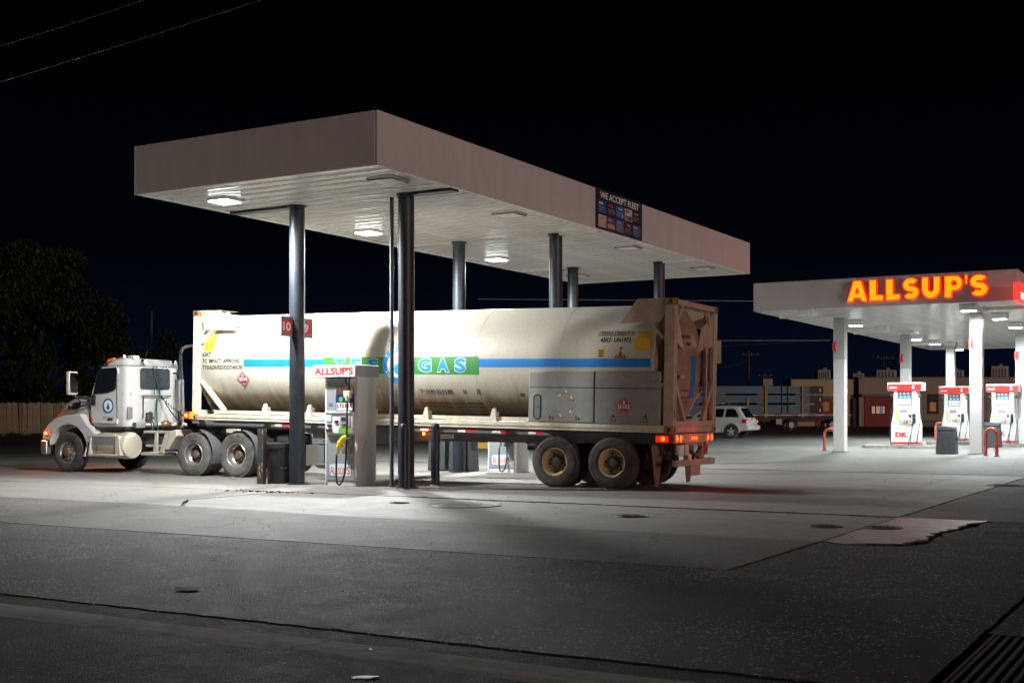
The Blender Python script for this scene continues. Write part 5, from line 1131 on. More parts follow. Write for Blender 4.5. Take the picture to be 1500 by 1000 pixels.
# leaning barrier post beside the trash bin
lp = thing('worn_post', 'worn black angle-iron post with scratched yellow paint beside the trash bin', 'post', site(4.78,2.42,0), radians(-22))
mb = MB(); mb.beam((0,0,0),(-0.05,0.10,1.16),0.21,0.025,(0,1,0)); mb.beam((0.095,-0.05,0.0),(0.045,0.05,1.15),0.025,0.12,(0,1,0)); mb.build('angle_iron', M_dark, lp)
rn2 = random.Random(3); mb = MB()
for z, w in ((0.16,0.014),(0.22,0.022),(0.29,0.024),(0.35,0.026),(0.41,0.016),(0.80,0.012),(1.09,0.024)):
    for s in (-1,):
        y = 0.10*z/1.16; x = rn2.uniform(-0.05,0.05)-0.045*z; P = [(x+w*0.5*cos(a)*rn2.uniform(.6,1.2), y-0.0175+0.086*(0.05*sin(a)*rn2.uniform(.6,1.3)), z+0.05*sin(a)*rn2.uniform(.6,1.3)) for a in [i*pi/4 for i in range(8)]]; mb.add(P, [tuple(range(8))])
        pass
mb.build('yellow_paint', M_yellow, lp, angle=0)
M_bin = M_black
def round_bin(u, v, label):
    t = thing('trash_bin', label, 'trash bin', site(u,v,0), 0)
    mb = MB(); mb.lathe([(0.001,0.0),(0.27,0.0),(0.285,0.02),(0.325,0.78),(0.30,0.78),(0.27,0.06),(0.001,0.05)],40,'z'); mb.build('drum', M_bin, t)
    mb = MB(); mb.lathe([(0.327,0.74),(0.345,0.75),(0.352,0.80),(0.345,0.845),(0.32,0.85),(0.31,0.80)],40,'z'); mb.build('rim', M_bin, t)
    mb = MB(); mb.lathe([(0.315,0.845),(0.352,0.848),(0.352,0.865),(0.31,0.866)],40,'z'); mb.build('liner_edge', M_grey, t)
    for a in (200,290):
        A = radians(a); c = Vector((0.318*cos(A),0.318*sin(A),0)); tg = Vector((-sin(A),cos(A),0)); mb = MB(); mb.tube([c+tg*(-0.10)+Vector((0,0,0.70)),c*1.02+tg*(-0.10)+Vector((0,0,0.40)),c*1.0+tg*(-0.06)+Vector((0,0,0.33)),c*1.0+tg*0.06+Vector((0,0,0.33)),c*1.02+tg*0.10+Vector((0,0,0.40)),c+tg*0.10+Vector((0,0,0.70))],0.012,6); mb.build('handle', M_bin, t)
    return t
round_bin(4.62,2.86,'black round plastic trash bin between worn post and dark column')
# the diesel pumps of the tall canopy
def diesel_pump(label, u0, v, wid=0.80, far=False):
    W_ = wid; D_ = 0.62; t = thing('diesel_pump', label, 'fuel pump', site(u0, v, gz(v)), RF, 'grey ALLSUP\'S diesel pumps')
    mb = MB(); mb.span((0.0,0.0,0.03),(0.045,D_,2.22)); mb.span((W_-0.045,0.003,0.03),(W_,D_,2.22)); mb.span((0.046,0.02,0.03),(W_-0.046,D_-0.02,2.20)); mb.build('cabinet', M_pumpw, t, bevel=0.008)
    mb = MB(); mb.span((W_+0.001,0.004,0.03),(W_+0.03,D_+0.02,2.22)); mb.build('side_panel', M_steel, t, bevel=0.006)
    mb = MB(); mb.span((-0.03,0.01,0.0),(W_+0.03,D_,0.03)); mb.build('plinth', M_pumpw, t)
    mb = MB(); mb.span((0.05,0.004,0.12),(W_-0.05,0.019,1.04)); mb.build('lower_door', M_pumpgr, t, bevel=0.004)
    mb = MB(); mb.span((0.05,0.004,1.52),(0.50,0.019,2.20)); mb.build('upper_panel', M_pumpgr, t, bevel=0.004)
    mb = MB(); mb.span((0.505,0.006,1.90),(W_-0.05,0.019,2.20)); mb.build('upper_panel', M_signw, t, bevel=0.004)
    mb = MB(); mb.span((0.05,-0.05,1.065),(W_-0.05,0.018,1.50)); mb.build('control_panel', M_pumpw, t, bevel=0.015)
    mb = MB(); mb.span((0.05,-0.075,1.49),(W_-0.05,0.018,1.525)); mb.build('ledge', M_signw, t, bevel=0.006)
    # screen block with advert
    mb = MB(); mb.span((0.29,-0.012,1.53),(W_-0.055,0.003,1.88)); mb.span((0.30,-0.012,1.885),(W_-0.055,0.003,2.02),1); a = mb.build('advert_panel', [mat('advert_navy',(0.012,0.03,0.13),0.3,0,0.2,9), mat('advert_brown',(0.14,0.06,0.04),0.3,0,0.7,14)], t)
    mb = MB(); panel(mb, (0.31,-0.0135,1.55),(1,0,0),ZU,0.42,0.15,0); mb.cyl((0.42,-0.0135,1.77),(0.42,-0.0145,1.77),0.055,n=8,m=1)
    for i in range(6): panel(mb, (0.33+0.065*i,-0.0145,1.585+0.02*(i%2)),(1,0.0,0.3*(i%3-1)),ZU,0.03,0.09,2 if i%2 else 3)
    mb.build('advert_print', [M_signw, M_lgreen, M_placard, M_ink], a, angle=0)
    # keypad, display, card reader
    mb = MB(); mb.span((0.08,-0.062,1.31),(0.22,-0.049,1.45)); mb.build('display', mat('lcd_pale',(0.55,0.68,0.75),0.3,0,0,4), t, bevel=0.006)
    mb = MB(); mb.span((0.43,-0.062,1.22),(0.70,-0.049,1.43)); mb.build('card_reader', M_pumpgr, t, bevel=0.006)
    for a_, b__, nm in (((0.47,-0.068,1.33),(0.58,-0.061,1.40),'keypad'),((0.30,-0.068,1.28),(0.38,-0.049,1.34),'button'),((0.11,-0.068,1.21),(0.21,-0.049,1.26),'receipt_slot'),((0.08,-0.068,1.10),(0.22,-0.049,1.16),'receipt_slot'),((0.5,-0.068,1.24),(0.62,-0.061,1.27),'card_slot')):
        mb = MB(); mb.span(a_, b__); mb.build(nm, M_ink, t)
    mb = MB(); mb.add([(0.37,-0.0525,1.075),(W_-0.06,-0.0525,1.075),(W_-0.06,-0.0525,1.20),(0.42,-0.0525,1.20)], [(0,1,2,3)]); mb.build('diesel_label', M_lgreen, t, angle=0)
    mb = MB(); letters(mb, 'Diesel', 0.06, (0.47,-0.054,1.105),(1,0,0),ZU,w=0.22,off=0.01); mb.build('lettering', M_yellow, t, angle=0)
    # ALLSUP'S plate on the lower door
    mb = MB(); n = 8; top = [(0.10+0.58*i/n, 0.44+0.035*sin(pi*i/n)) for i in range(n+1)]; bot = [(0.10+0.58*i/n, 0.20-0.02*sin(pi*i/n)) for i in range(n,-1,-1)]
    mb.add([(x,0.0020,z) for x,z in top+bot], [tuple(range(2*n+2))], 0)
    c = (0.39,0.32); mb.add([(c[0]+(x-c[0])*0.94,0.0005,c[1]+(z-c[1])*0.90) for x,z in top+bot], [tuple(range(2*n+2))], 1); mb.build('brand_plate', [M_lblue, M_signw], t, angle=0, fix=False)
    mb = MB(); letters(mb, 'A', 0.165, (0.135,-0.001,0.235),(1,0,0),ZU,w=0.085,off=0.0); letters(mb, "LLSUP'", 0.135, (0.225,-0.001,0.235),(1,0,0),ZU,w=0.33,off=0.0); letters(mb, 'S', 0.165, (0.565,-0.001,0.235),(1,0,0),ZU,w=0.075,off=0.0); mb.build('lettering', M_red, t, angle=0)
    # topper sign
    mb = MB(); mb.span((-0.245,-0.10,2.222),(W_+0.05,D_+0.10,2.475)); s = mb.build('topper_sign', M_signw, t, bevel=0.012)
    mb = MB(); mb.span((W_+0.052,-0.09,2.235),(W_+0.056,D_+0.09,2.465)); mb.build('topper_side', M_pumpgr, s)
    mb = MB(); letters(mb, "ALLSUP'S", 0.155, (-0.20,-0.1015,2.27),(1,0,0),ZU,w=1.0,off=0.042); mb.build('lettering', M_red, s, angle=0)
    # nozzle, boot and hoses
    mb = MB(); mb.span((0.50,-0.09,0.66),(0.70,0.004,0.99)); b = mb.build('nozzle_boot', M_grey, t, bevel=0.02)
    mb = MB(); nz = [(0.60,-0.17,0.99),(0.575,-0.20,0.90),(0.53,-0.20,0.78),(0.50,-0.18,0.72)]
    mb.tube([(0.64,-0.13,1.0),(0.60,-0.19,0.97),(0.565,-0.21,0.90)],0.052,10); mb.tube([(0.565,-0.21,0.90),(0.52,-0.205,0.78)],0.062,10); mb.tube([(0.62,-0.21,0.92),(0.66,-0.20,0.82),(0.58,-0.20,0.74)],0.014,6); nzo = mb.build('nozzle', M_nozzle, t)
    mb = MB(); mb.tube([(0.65,-0.12,1.0),(0.68,-0.06,0.95),(0.70,-0.02,0.86)],0.018,8); mb.tube([(0.52,-0.205,0.78),(0.49,-0.20,0.70),(0.46,-0.20,0.64)],0.030,8); mb.build('spout', M_alu, nzo)
    mb = MB(); mb.tube([(0.68,-0.06,2.22),(0.665,-0.09,2.05),(0.665,-0.11,1.86),(0.665,-0.12,1.6),(0.665,-0.13,1.2),(0.66,-0.15,0.7),(0.655,-0.18,0.30),(0.62,-0.22,0.10),(0.565,-0.25,0.035),(0.51,-0.25,0.06),(0.47,-0.23,0.20),(0.455,-0.21,0.40),(0.455,-0.20,0.64)],0.020,8); mb.tube([(0.55,0.0,2.22),(0.555,-0.05,2.10),(0.59,-0.07,2.02),(0.64,-0.09,1.94)],0.018,8); mb.build('hose', M_ghose if far else M_hose, t)
    mb = MB(); mb.box((0.66,-0.10,1.87),(0.17,0.09,0.15)); mb.lathe([(0.03,0),(0.05,0.02),(0.05,0.14),(0.03,0.16)],12,'z',(0.665,-0.11,1.72)); mb.build('hose_swivel', mat('beige_plastic',(0.55,0.50,0.36),0.5,0,0.1,5), t, bevel=0.012)
    mb = MB(); mb.cyl((0.675,-0.08,1.96),(0.672,-0.09,2.12),0.034,n=12); mb.cyl((0.57,-0.05,2.05),(0.555,-0.04,2.15),0.028,n=12); mb.build('hose_coupling', M_ink, t)
    mb = MB(); mb.span((0.10,0.0025,1.62),(0.20,0.0035,1.70)); mb.build('small_sticker', mat('sticker_blue',(0.08,0.16,0.30),0.5,0,0.4,20), t)
    mb = MB(); mb.cyl((W_+0.031,0.30,0.88),(W_+0.034,0.30,0.88),0.018,n=10); mb.build('side_lock', M_ink, t)
    return t
diesel_pump('grey diesel pump with yellow nozzle before the tanker trailer', 3.335, 2.73)
pf = diesel_pump('grey diesel pump seen beneath the trailer beam beyond the tanker', 3.40, 9.35, 0.80, True)
# pair of dark bins beyond the trailer
def service_bin(u, v, w, d, h, label, rz=RF, group='dark forecourt waste bins'):
    t = thing('waste_bin', label, 'trash bin', site(u,v,gz(v)), rz, group); k = 0.90
    mb = MB(); mb.loft([[(-w/2,-d/2,0),(w/2,-d/2,0),(w/2,d/2,0),(-w/2,d/2,0)],[(-w/2*k,-d/2*k,h*0.82),(w/2*k,-d/2*k,h*0.82),(w/2*k,d/2*k,h*0.82),(-w/2*k,d/2*k,h*0.82)]]); mb.build('body', M_grey if False else M_bin2, t, bevel=0.03)
    mb = MB(); k2 = 0.95; mb.loft([[(-w/2*k2,-d/2*k2,h*0.822),(w/2*k2,-d/2*k2,h*0.822),(w/2*k2,d/2*k2,h*0.822),(-w/2*k2,d/2*k2,h*0.822)],[(-w/2*0.85,-d/2*0.85,h),(w/2*0.80,-d/2*0.8,h*0.97),(w/2*0.80,d/2*0.8,h*0.97),(-w/2*0.85,d/2*0.85,h)]]); mb.build('lid', M_bin2, t, bevel=0.03)
    mb = MB(); mb.box((0,-d/2*0.955,h*0.42),(w*0.45,0.02,h*0.45)); mb.build('door', M_bin2, t, bevel=0.01)
    mb = MB(); mb.span((w/2*0.90,-d*0.12,h*0.45),(w/2*0.98,d*0.3,h*0.62)); mb.build('side_slot', M_ink, t)
    return t
M_bin2 = mat('charcoal_bin_plastic', (0.055,0.06,0.068), 0.55, 0, 0.15, 5, bump=0.1)
service_bin(4.95,9.6,0.55,0.55,1.25,'tapered dark waste bin seen under the trailer, beside the wider ribbed one')
service_bin(4.28,9.6,0.62,0.55,1.20,'wider ribbed dark waste bin seen under the trailer, nearer the far pump')
yk = thing('yellow_kerb', 'long low yellow painted kerb block far behind the diesel pumps', 'kerb', (-0.9,47.7,gz(23.1)), RV)
M_ykerb = mat('worn_yellow_paint',(0.62,0.36,0.02),0.6,0,0.15,4,dirt=(0.15,0.12,0.05),dscale=4,damt=0.7)
for i in range(3):
    mb = MB(); mb.prism([(-0.12,0),(0.12,0),(0.08,0.24),(-0.08,0.24)], lambda p,q,d:(d,p,q), -1.9+2.2*i, 0.2+2.2*i); mb.build('block', M_ykerb, yk, bevel=0.02)
yk.rotation_euler = (0,0,radians(4))
# ================================================================ RIGHT-HAND PUMPS
M_pedge = mat('pump_red_trim', (0.62,0.03,0.03), 0.4, 0, 0.05, 3)
def island(u, v, lu, lv):
    t = thing('pump_island', 'low concrete pump island kerb', 'kerb', site(u,v,gz(v)), RF)
    mb = MB(); mb.prism(rrect(0,0,lu,lv,min(lu,lv)*0.35), xy(), -0.02, 0.12); mb.build('kerb', M_strip, t, bevel=0.02)
    return t
for a, lb in (((-2.2,29.9,2.7,1.1),'concrete island under the front pump, numbered six'),((-2.9,37.3,2.4,1.1),'concrete island under the middle pump behind the grey bin'),((-5.2,34.4,2.2,1.1),'concrete island under the rightmost pump')):
    island(*a)['label'] = lb
def new_pump(u, v, num, label):
    t = thing('fuel_pump', label, 'fuel pump', site(u,v,gz(v)+0.12), RF, 'white and red fuel pumps under the low canopy')
    def P(z):      # outline half-width, waisted like the real cabinet
        return 0.50 if z < 0.75 else 0.50-0.09*min(1,(z-0.75)/0.5)
    rings = []
    for z in (0.0,0.06,0.75,0.95,1.25,1.9,2.02):
        w = P(z); d = 0.33; rings.append([(-w,-d,z),(w,-d,z),(w,d,z),(-w,d,z)])
    mb = MB(); mb.loft(rings); mb.build('cabinet', M_pumpw, t, bevel=0.03, seg=3)
    mb = MB(); mb.prism([(-0.62,2.02),(0.62,2.02),(0.62,2.33),(-0.62,2.33)], lambda p,q,d:(p,d,q), -0.36, 0.36); h = mb.build('header', M_pumpw, t, bevel=0.03)
    for sy in (-1,1):
        mb = MB(); mb.prism([(-0.60,2.045)]+[(-0.60+1.2*i/10, 2.045-0.03*sin(pi*i/10)) for i in range(1,10)]+[(0.60,2.045),(0.60,2.27),(-0.60,2.27)], lambda p,q,d:(p,d,q), sy*0.362, sy*0.375); mb.build('red_band', M_pedge, h)
    mb = MB(); letters(mb, num, 0.15, (0.27,-0.378,2.09),(1,0,0),ZU,off=0.04); letters(mb, 'Unleaded', 0.075, (-0.54,-0.378,2.11),(1,0,0),ZU,w=0.26,off=0.03); mb.build('lettering', M_signw, h, angle=0)
    mb = MB(); mb.span((-0.51,-0.345,0.055),(0.51,-0.31,0.125)); mb.span((0.502,-0.33,0.055),(0.515,0.33,0.125)); mb.build('red_base_trim', M_pedge, t, bevel=0.01)
    mb = MB(); letters(mb, 'DK', 0.19, (-0.34,-0.337,0.30),(1,0,0),ZU,w=0.46,off=0.055); mb.build('emblem', M_pedge, t, angle=0)
    mb = MB(); mb.span((-0.25,-0.345,1.50),(0.25,-0.331,2.0)); a = mb.build('advert_frame', M_ink, t, bevel=0.01)
    mb = MB(); panel(mb,(-0.225,-0.347,1.52),(1,0,0),ZU,0.45,0.21,0); panel(mb,(-0.225,-0.347,1.735),(1,0,0),ZU,0.45,0.12,1); panel(mb,(-0.225,-0.347,1.86),(1,0,0),ZU,0.45,0.12,2)
    for i in range(3): panel(mb,(-0.17+0.14*i,-0.349,1.77),(1,0.0,0.1),ZU,0.08,0.04,0); panel(mb,(-0.19+0.14*i,-0.349,1.88),(1,0,0),ZU,0.08,0.08,3)
    for i in range(5): panel(mb,(-0.19+0.085*i,-0.349,1.56),(1,0,0),ZU,0.03,0.10+0.02*(i%2),4 if i==4 else 3)
    mb.build('advert_print', [M_signw, M_blue, mat('advert_brown2',(0.13,0.07,0.05),0.4,0,0.5,9), mat('advert_grey',(0.35,0.32,0.33),0.4,0,0.3,12), M_red], a, angle=0)
    mb = MB(); mb.prism([(-0.20,0.80),(0.30,0.80),(0.33,1.0),(0.22,1.32),(-0.20,1.32)], lambda p,q,d:(p,d,q), -0.37, -0.331); mb.build('control_panel', M_pumpw, t, bevel=0.02)
    mb = MB(); mb.span((-0.17,-0.376,1.20),(0.10,-0.365,1.33)); mb.build('display', M_pumpgr, t, bevel=0.006)
    mb = MB(); mb.span((-0.08,-0.39,1.04),(0.08,-0.369,1.12)); mb.build('screen', mat('screen_pale',(0.62,0.72,0.80),0.25,0,0,4), t, bevel=0.006)
    for x, m in ((-0.02,M_pumpgr),(0.09,M_red),(-0.15,M_lgreen)):
        mb = MB(); mb.box((x,-0.38,0.90),(0.085 if m != M_lgreen else 0.06,0.02,0.14 if m != M_lgreen else 0.05)); mb.build('grade_button', m, t, bevel=0.008)
    for xx in (-0.02,0.09): mb = MB(); mb.box((xx,-0.392,0.93),(0.04,0.004,0.05)); mb.build('button_print', M_signw, t, angle=0)
    mb = MB(); mb.box((-0.28,-0.336,1.1),(0.09,0.004,0.36)); mb.build('notice_sticker', mat('pale_yellow',(0.7,0.6,0.25),0.5,0,0.3,30), t, angle=0)
    mb = MB(); mb.box((0.20,-0.375,1.09),(0.07,0.02,0.10)); mb.build('keypad', M_ink, t); mb = MB(); mb.box((0.20,-0.375,0.90),(0.07,0.02,0.03)); mb.build('card_slot', M_ink, t)
    mb = MB(); mb.span((0.29,-0.40,0.82),(0.40,-0.331,1.17)); nb = mb.build('nozzle', M_ink, t, bevel=0.02)
    mb = MB(); mb.tube([(0.345,-0.41,1.14),(0.36,-0.45,1.0),(0.33,-0.44,0.84),(0.30,-0.42,0.76)],0.028,8); mb.build('grip', M_black, nb)
    mb = MB(); mb.tube([(0.30,-0.42,0.76),(0.27,-0.43,0.50),(0.18,-0.44,0.15),(0.14,-0.46,-0.08)],0.014,6); mb.tube([(0.32,-0.42,0.78),(0.26,-0.44,0.45),(0.24,-0.45,0.1),(0.34,-0.46,-0.03),(0.42,-0.44,-0.02),(0.47,-0.40,0.2),(0.545,-0.20,1.0),(0.53,-0.1,1.8)],0.014,6); mb.tube([(-0.40,-0.1,1.85),(-0.52,-0.2,1.2),(-0.56,-0.25,0.4),(-0.52,-0.3,0.02),(-0.44,-0.35,-0.02)],0.014,6); mb.build('hose', M_ghose, t)
    for s in (-1,1):
        mb = MB(); mb.cyl((s*0.45,-0.12,1.78),(s*0.53,-0.12,1.88),0.045,n=10); mb.build('hose_joint', M_grey, t)
    return t
new_pump(-2.45, 29.9, '6', 'white and red pump numbered 6 with its DK emblem in full view')
new_pump(-2.85, 37.3, '5', 'white and red pump half hidden behind the front white column')
new_pump(-5.2, 34.4, '3', 'white and red pump behind the red hoop guard and a dark bin')
service_bin(-4.9,24.6,0.62,0.55,0.92,'dark grey waste bin left of the front white column', group='dark forecourt waste bins')
service_bin(-5.0,34.0-1.0,0.62,0.55,0.98,'dark grey waste bin behind the red hoop guard on the right', group='dark forecourt waste bins')
def hoop(u, v, h, w, label):
    t = thing('hoop_guard', label, 'hoop guard', site(u,v,gz(v)), radians(-48), 'red hoop guards of the low canopy')
    r = 0.16; P = [(-w/2,0,0),(-w/2,0,h-r)]+[(-w/2+r-r*cos(radians(a)),0,h-r+r*sin(radians(a))) for a in (30,60,90)]+[(w/2-r+r*sin(radians(a)),0,h-r+r*cos(radians(a))) for a in (0,30,60,90)]+[(w/2,0,0)]
    mb = MB(); mb.tube(P, 0.055, 12); mb.build('hoop', M_redhoop, t)
    for s in (-1,1):
        mb = MB(); mb.cyl((s*w/2,0,0),(s*w/2,0,0.02),0.09,n=14); mb.build('foot', M_redhoop, t)
hoop(-0.72,25.75,0.75,0.42,'red hoop guard left of the leftmost white column'); hoop(-6.42,23.55,0.85,0.36,'red hoop guard right of the front white column'); hoop(-0.9,44.2,0.85,0.50,'red hoop guard far behind the dark grey waste bin')

# ================================================================ SUV
M_rimp = mat('silver_wheel_paint', (0.58,0.59,0.60), 0.4, 0.1, 0.05, 3)
suv = thing('parked_suv', 'silver white SUV with a loaded roof rack behind the trailer', 'car', (12.05,66.5,0.2), radians(150))
M_suv = mat('silver_white_paint', (0.62,0.63,0.61), 0.25, 0, 0.03, 2, coat=0.6)
sb = [(-0.92,0.45),(-0.95,0.62),(-0.88,0.70),(-0.82,1.02),(3.3,1.00),(3.72,0.86),(3.76,0.42),(3.55,0.34)]
def arch(cx, r, a0, a1, n=9): return [(cx+r*cos(radians(a0+(a1-a0)*i/n)), 0.36+r*sin(radians(a0+(a1-a0)*i/n))) for i in range(n+1)]
low = [(-0.92,0.42),(-0.96,0.50),(-0.95,0.66),(-0.86,0.72),(-0.80,1.04),(1.9,1.04),(3.2,0.98),(3.70,0.86),(3.76,0.45),(3.3,0.34)]+arch(2.78,0.44,0,180)+[(2.2,0.30),(0.5,0.30)]+arch(0.0,0.44,0,180)+[(-0.60,0.40)]
mb = MB(); mb.prism(low, lambda p,q,d:(p,d,q), -0.90, 0.90); mb.build('body', M_suv, suv, bevel=0.05, seg=3)
up0 = [(-0.78,1.03),(-0.36,1.66),(-0.20,1.72),(1.35,1.72),(1.62,1.66),(2.35,1.03)]
mb = MB(); n = len(up0); V = [(p, 0.86-0.18*max(0,(q-1.03))/0.7, q) for p,q in up0]+[(p, -(0.86-0.18*max(0,(q-1.03))/0.7), q) for p,q in up0]
mb.add(V, [tuple(range(n)), tuple(reversed(range(n,2*n)))]+[(i,(i+1)%n,(i+1)%n+n,i+n) for i in range(n)]); mb.build('cabin', M_suv, suv, bevel=0.06, seg=3)
def sw(poly, name):
    for s in (1,-1):
        mb = MB(); mb.add([(p, s*(0.868-0.18*(q-1.03)/0.7), q) for p,q in poly], [tuple(range(len(poly)))]); mb.build(name, M_glass, suv, angle=0)
sw([(-0.42,1.12),(-0.20,1.50),(-0.06,1.57),(0.30,1.57),(0.36,1.12)], 'quarter_window'); sw([(0.47,1.12),(0.42,1.57),(0.98,1.57),(0.98,1.12)], 'rear_door_window'); sw([(1.08,1.12),(1.08,1.57),(1.46,1.57),(2.02,1.12)], 'front_window')
mb = MB(); mb.add([(-0.745,0.70,1.10),(-0.745,-0.70,1.10),(-0.41,-0.62,1.60),(-0.41,0.62,1.60)], [(0,1,2,3)]); mb.build('rear_glass', M_glass, suv, angle=0)
mb = MB(); mb.span((-1.02,0.86,0.44),(-0.80,-0.86,0.70)); mb.build('rear_bumper', M_suv, suv, bevel=0.06, seg=3)
for s in (1,-1):
    mb = MB(); mb.span((-0.86,s*0.915,0.80),(-0.60,s*0.70,1.02)); mb.build('tail_lamp', M_placard, suv, bevel=0.03)
    mb = MB(); mb.span((-0.868,s*0.90,0.86),(-0.72,s*0.74,0.94)); mb.build('tail_bulb', M_tailorg, suv, bevel=0.02)
    for x in (0.0, 2.78):
        w = part('wheel', suv, (x,s*0.80,0.36), 0 if s > 0 else pi)
        mb = MB(); mb.lathe([(0.22,0.10),(0.30,0.125),(0.355,0.10),(0.365,0.05),(0.365,-0.05),(0.355,-0.1),(0.2,-0.1)],32,'y'); mb.build('tyre', M_rubberd, w)
        mb = MB(); mb.lathe([(0.235,0.10),(0.215,0.105),(0.20,0.02),(0.001,0.02)],32,'y',m=1)
        for k in range(5): a = 2*pi*k/5; mb.beam((0.03*sin(a),0.085,0.03*cos(a)),(0.215*sin(a),0.085,0.215*cos(a)),0.03,0.075,(sin(a+1.57),0,cos(a+1.57)))
        mb.cyl((0,0.05,0),(0,0.105,0),0.06,n=14); mb.build('rim', [M_rimp, M_dark], w)
    mb = MB(); mb.tube([(-0.1,s*0.60,1.72),(-0.05,s*0.60,1.77),(1.3,s*0.60,1.77),(1.35,s*0.60,1.72)],0.02,6); mb.build('roof_rail', M_black, suv)
    mb = MB(); mb.prism(arch(0,0.50,-5,185,12)+list(reversed(arch(0,0.44,-5,185,12))), lambda p,q,d:(p,d,q), s*0.93, s*0.88); mb.prism(arch(2.78,0.50,-5,185,12)+list(reversed(arch(2.78,0.44,-5,185,12))), lambda p,q,d:(p,d,q), s*0.93, s*0.88); mb.build('wheel_arch', M_suv, suv)
mb = MB(); mb.box((-0.815,0.1,0.86),(0.01,0.34,0.13)); mb.build('licence_plate', M_signw, suv); mb = MB(); mb.box((-0.80,0,0.99),(0.02,0.5,0.05)); mb.build('trim_bar', M_chrome, suv)
M_lime = mat('lime_strap',(0.35,0.75,0.12),0.5,0,0.1,5)
rk = thing('roof_cargo', 'lime green bundle strapped on the roof rack of the silver SUV', 'cargo', (12.05,66.5,0.2), radians(150))
mb = MB(); mb.beam((-0.05,0.2,1.80),(1.25,0.2,1.80),0.45,0.05); mb.build('board', M_black, rk, bevel=0.01)
mb = MB()
for x in (0.25,0.62,0.9,1.2): mb.beam((x,0.45,1.835),(x+0.25,-0.05,1.85),0.06,0.05)
mb.build('strap_bundle', M_lime, rk, bevel=0.01)

# ================================================================ FLATBED WITH STEEL
FZ = 104.0; fb = thing('flatbed_trailer', 'flatbed trailer parked far behind the silver SUV', 'trailer', (20.0,FZ,0.14), radians(180))
# local x runs to the left of the picture
mb = MB(); mb.span((-8.1,-1.2,1.18),(8.5,1.2,1.36)); mb.build('deck', M_strip, fb, bevel=0.02)
mb = MB(); mb.span((-8.1,1.204,1.24),(8.5,1.215,1.34),0)
for i in range(12): mb.span((-7.9+1.4*i,1.216,1.26),(-7.3+1.4*i,1.219,1.33),1)
mb.build('edge_tape', [M_tapew, M_taper], fb)
mb = MB()
for y in (0.5,-0.5): mb.span((-7.9,y-0.1,0.72),(8.0,y+0.1,1.18))
mb.build('chassis', M_dark, fb)
for x in (-6.6,-3.22):
    for s in (1,-1):
        w = part('wheel', fb, (x,s*0.95,0.47), 0 if s > 0 else pi)
        mb = MB(); mb.lathe([(0.26,0.16),(0.42,0.18),(0.49,0.14),(0.49,-0.14),(0.42,-0.18),(0.2,-0.18)],28,'y'); mb.build('tyre', M_rubberd, w)
        mb = MB(); mb.lathe([(0.265,0.14),(0.25,0.16),(0.235,0.05),(0.13,0.02),(0.12,0.10),(0.001,0.12)],28,'y'); mb.build('rim', M_signw, w)
mb = MB(); mb.span((-2.4,1.1,0.5),(-1.9,0.7,0.95)); mb.build('side_box', M_cream, fb); mb = MB(); mb.span((-0.4,1.1,0.35),(-0.1,0.9,1.18)); mb.build('landing_leg', M_dark, fb)
M_bund = mat('blue_grey_steel', (0.16,0.27,0.37), 0.5, 0.2, 0.12, 1, stretch=(0.3,6,6))
M_wood = mat('timber_bearer', (0.34,0.17,0.07), 0.7, 0, 0.2, 5)
M_strap = mat('ratchet_strap_yellow', (0.42,0.34,0.10), 0.6, 0, 0.1, 5)
for k, (z0, z1) in enumerate(((1.545,2.25),(2.43,3.05),(3.20,3.82))):
    for c, (xa, xb) in enumerate(((-4.7,3.9),(4.0,9.2))):
        t = thing('steel_bundle', ('bottom','middle','top')[k]+' bundle of blue grey steel beams on the flatbed, '+('near the dark end caps' if c == 0 else 'far part behind the SUV'), 'steel bundle', (20.0,FZ,0.0), radians(180), 'stacked steel bundles on the flatbed')
        for r in range(4):
            for q in range(5):
                dz = (z1-z0)/4; y = 1.1-q*0.46; mb = MB(); mb.span((xa,y,z0+dz*r+0.008),(xb,y-0.40,z0+dz*(r+1)-0.008)); mb.build('beam', M_bund, t, bevel=0.012, seg=1)
        if c == 0:
            for q in range(5):
                y = 1.11-q*0.46; mb = MB(); mb.span((xa-1.12,y,z0),(xa-0.002,y-0.42,z1)); mb.build('end_cap', M_bin2, t, bevel=0.015)
            mb = MB(); mb.span((xa-0.9,1.115,z0+0.15),(xa-0.78,1.12,z0+0.4)); mb.build('cap_label', M_signw, t, angle=0)
        for x in ((xa+0.3,xa+3.5,xa+7.0) if c == 0 else (xa+0.5,xa+3)):
            mb = MB(); mb.span((x,1.14,z0-0.14 if k else z0-0.035),(x+0.9,-1.14,z0-0.002)); mb.build('bearer', M_wood, t)
for i, (x, h) in enumerate(((-4.2,3.84),(-1.15,3.84),(0.35,2.9),(3.5,3.84),(6.6,3.84),(1.5,2.2))):
    t = thing('load_stake', ('yellow upright strap close to the dark end caps','tall yellow strap over the beam stack beside the cargo joint','short yellow stake beside the SUV roof','tall pale strap above the SUV roof','tall pale strap near the trailer frame','lowest yellow stake behind the SUV')[i], 'strap', (20.0,FZ,0.0), radians(180), 'straps and stakes on the steel load')
    mb = MB(); mb.span((x,1.205,1.2),(x+0.20,1.15,h)); mb.build('upright', M_strap, t)
mb = MB()
for x in (-2.4,-2.9,5.3,5.7): mb.span((x,1.16,1.5),(x+0.07,1.125,3.83))
tag(mb.build('black_band', M_ink, angle=0), 'black bands round the steel bundles', 'band'); bpy.data.objects['black_band'].location = (20,FZ,0); bpy.data.objects['black_band'].rotation_euler = (0,0,pi)

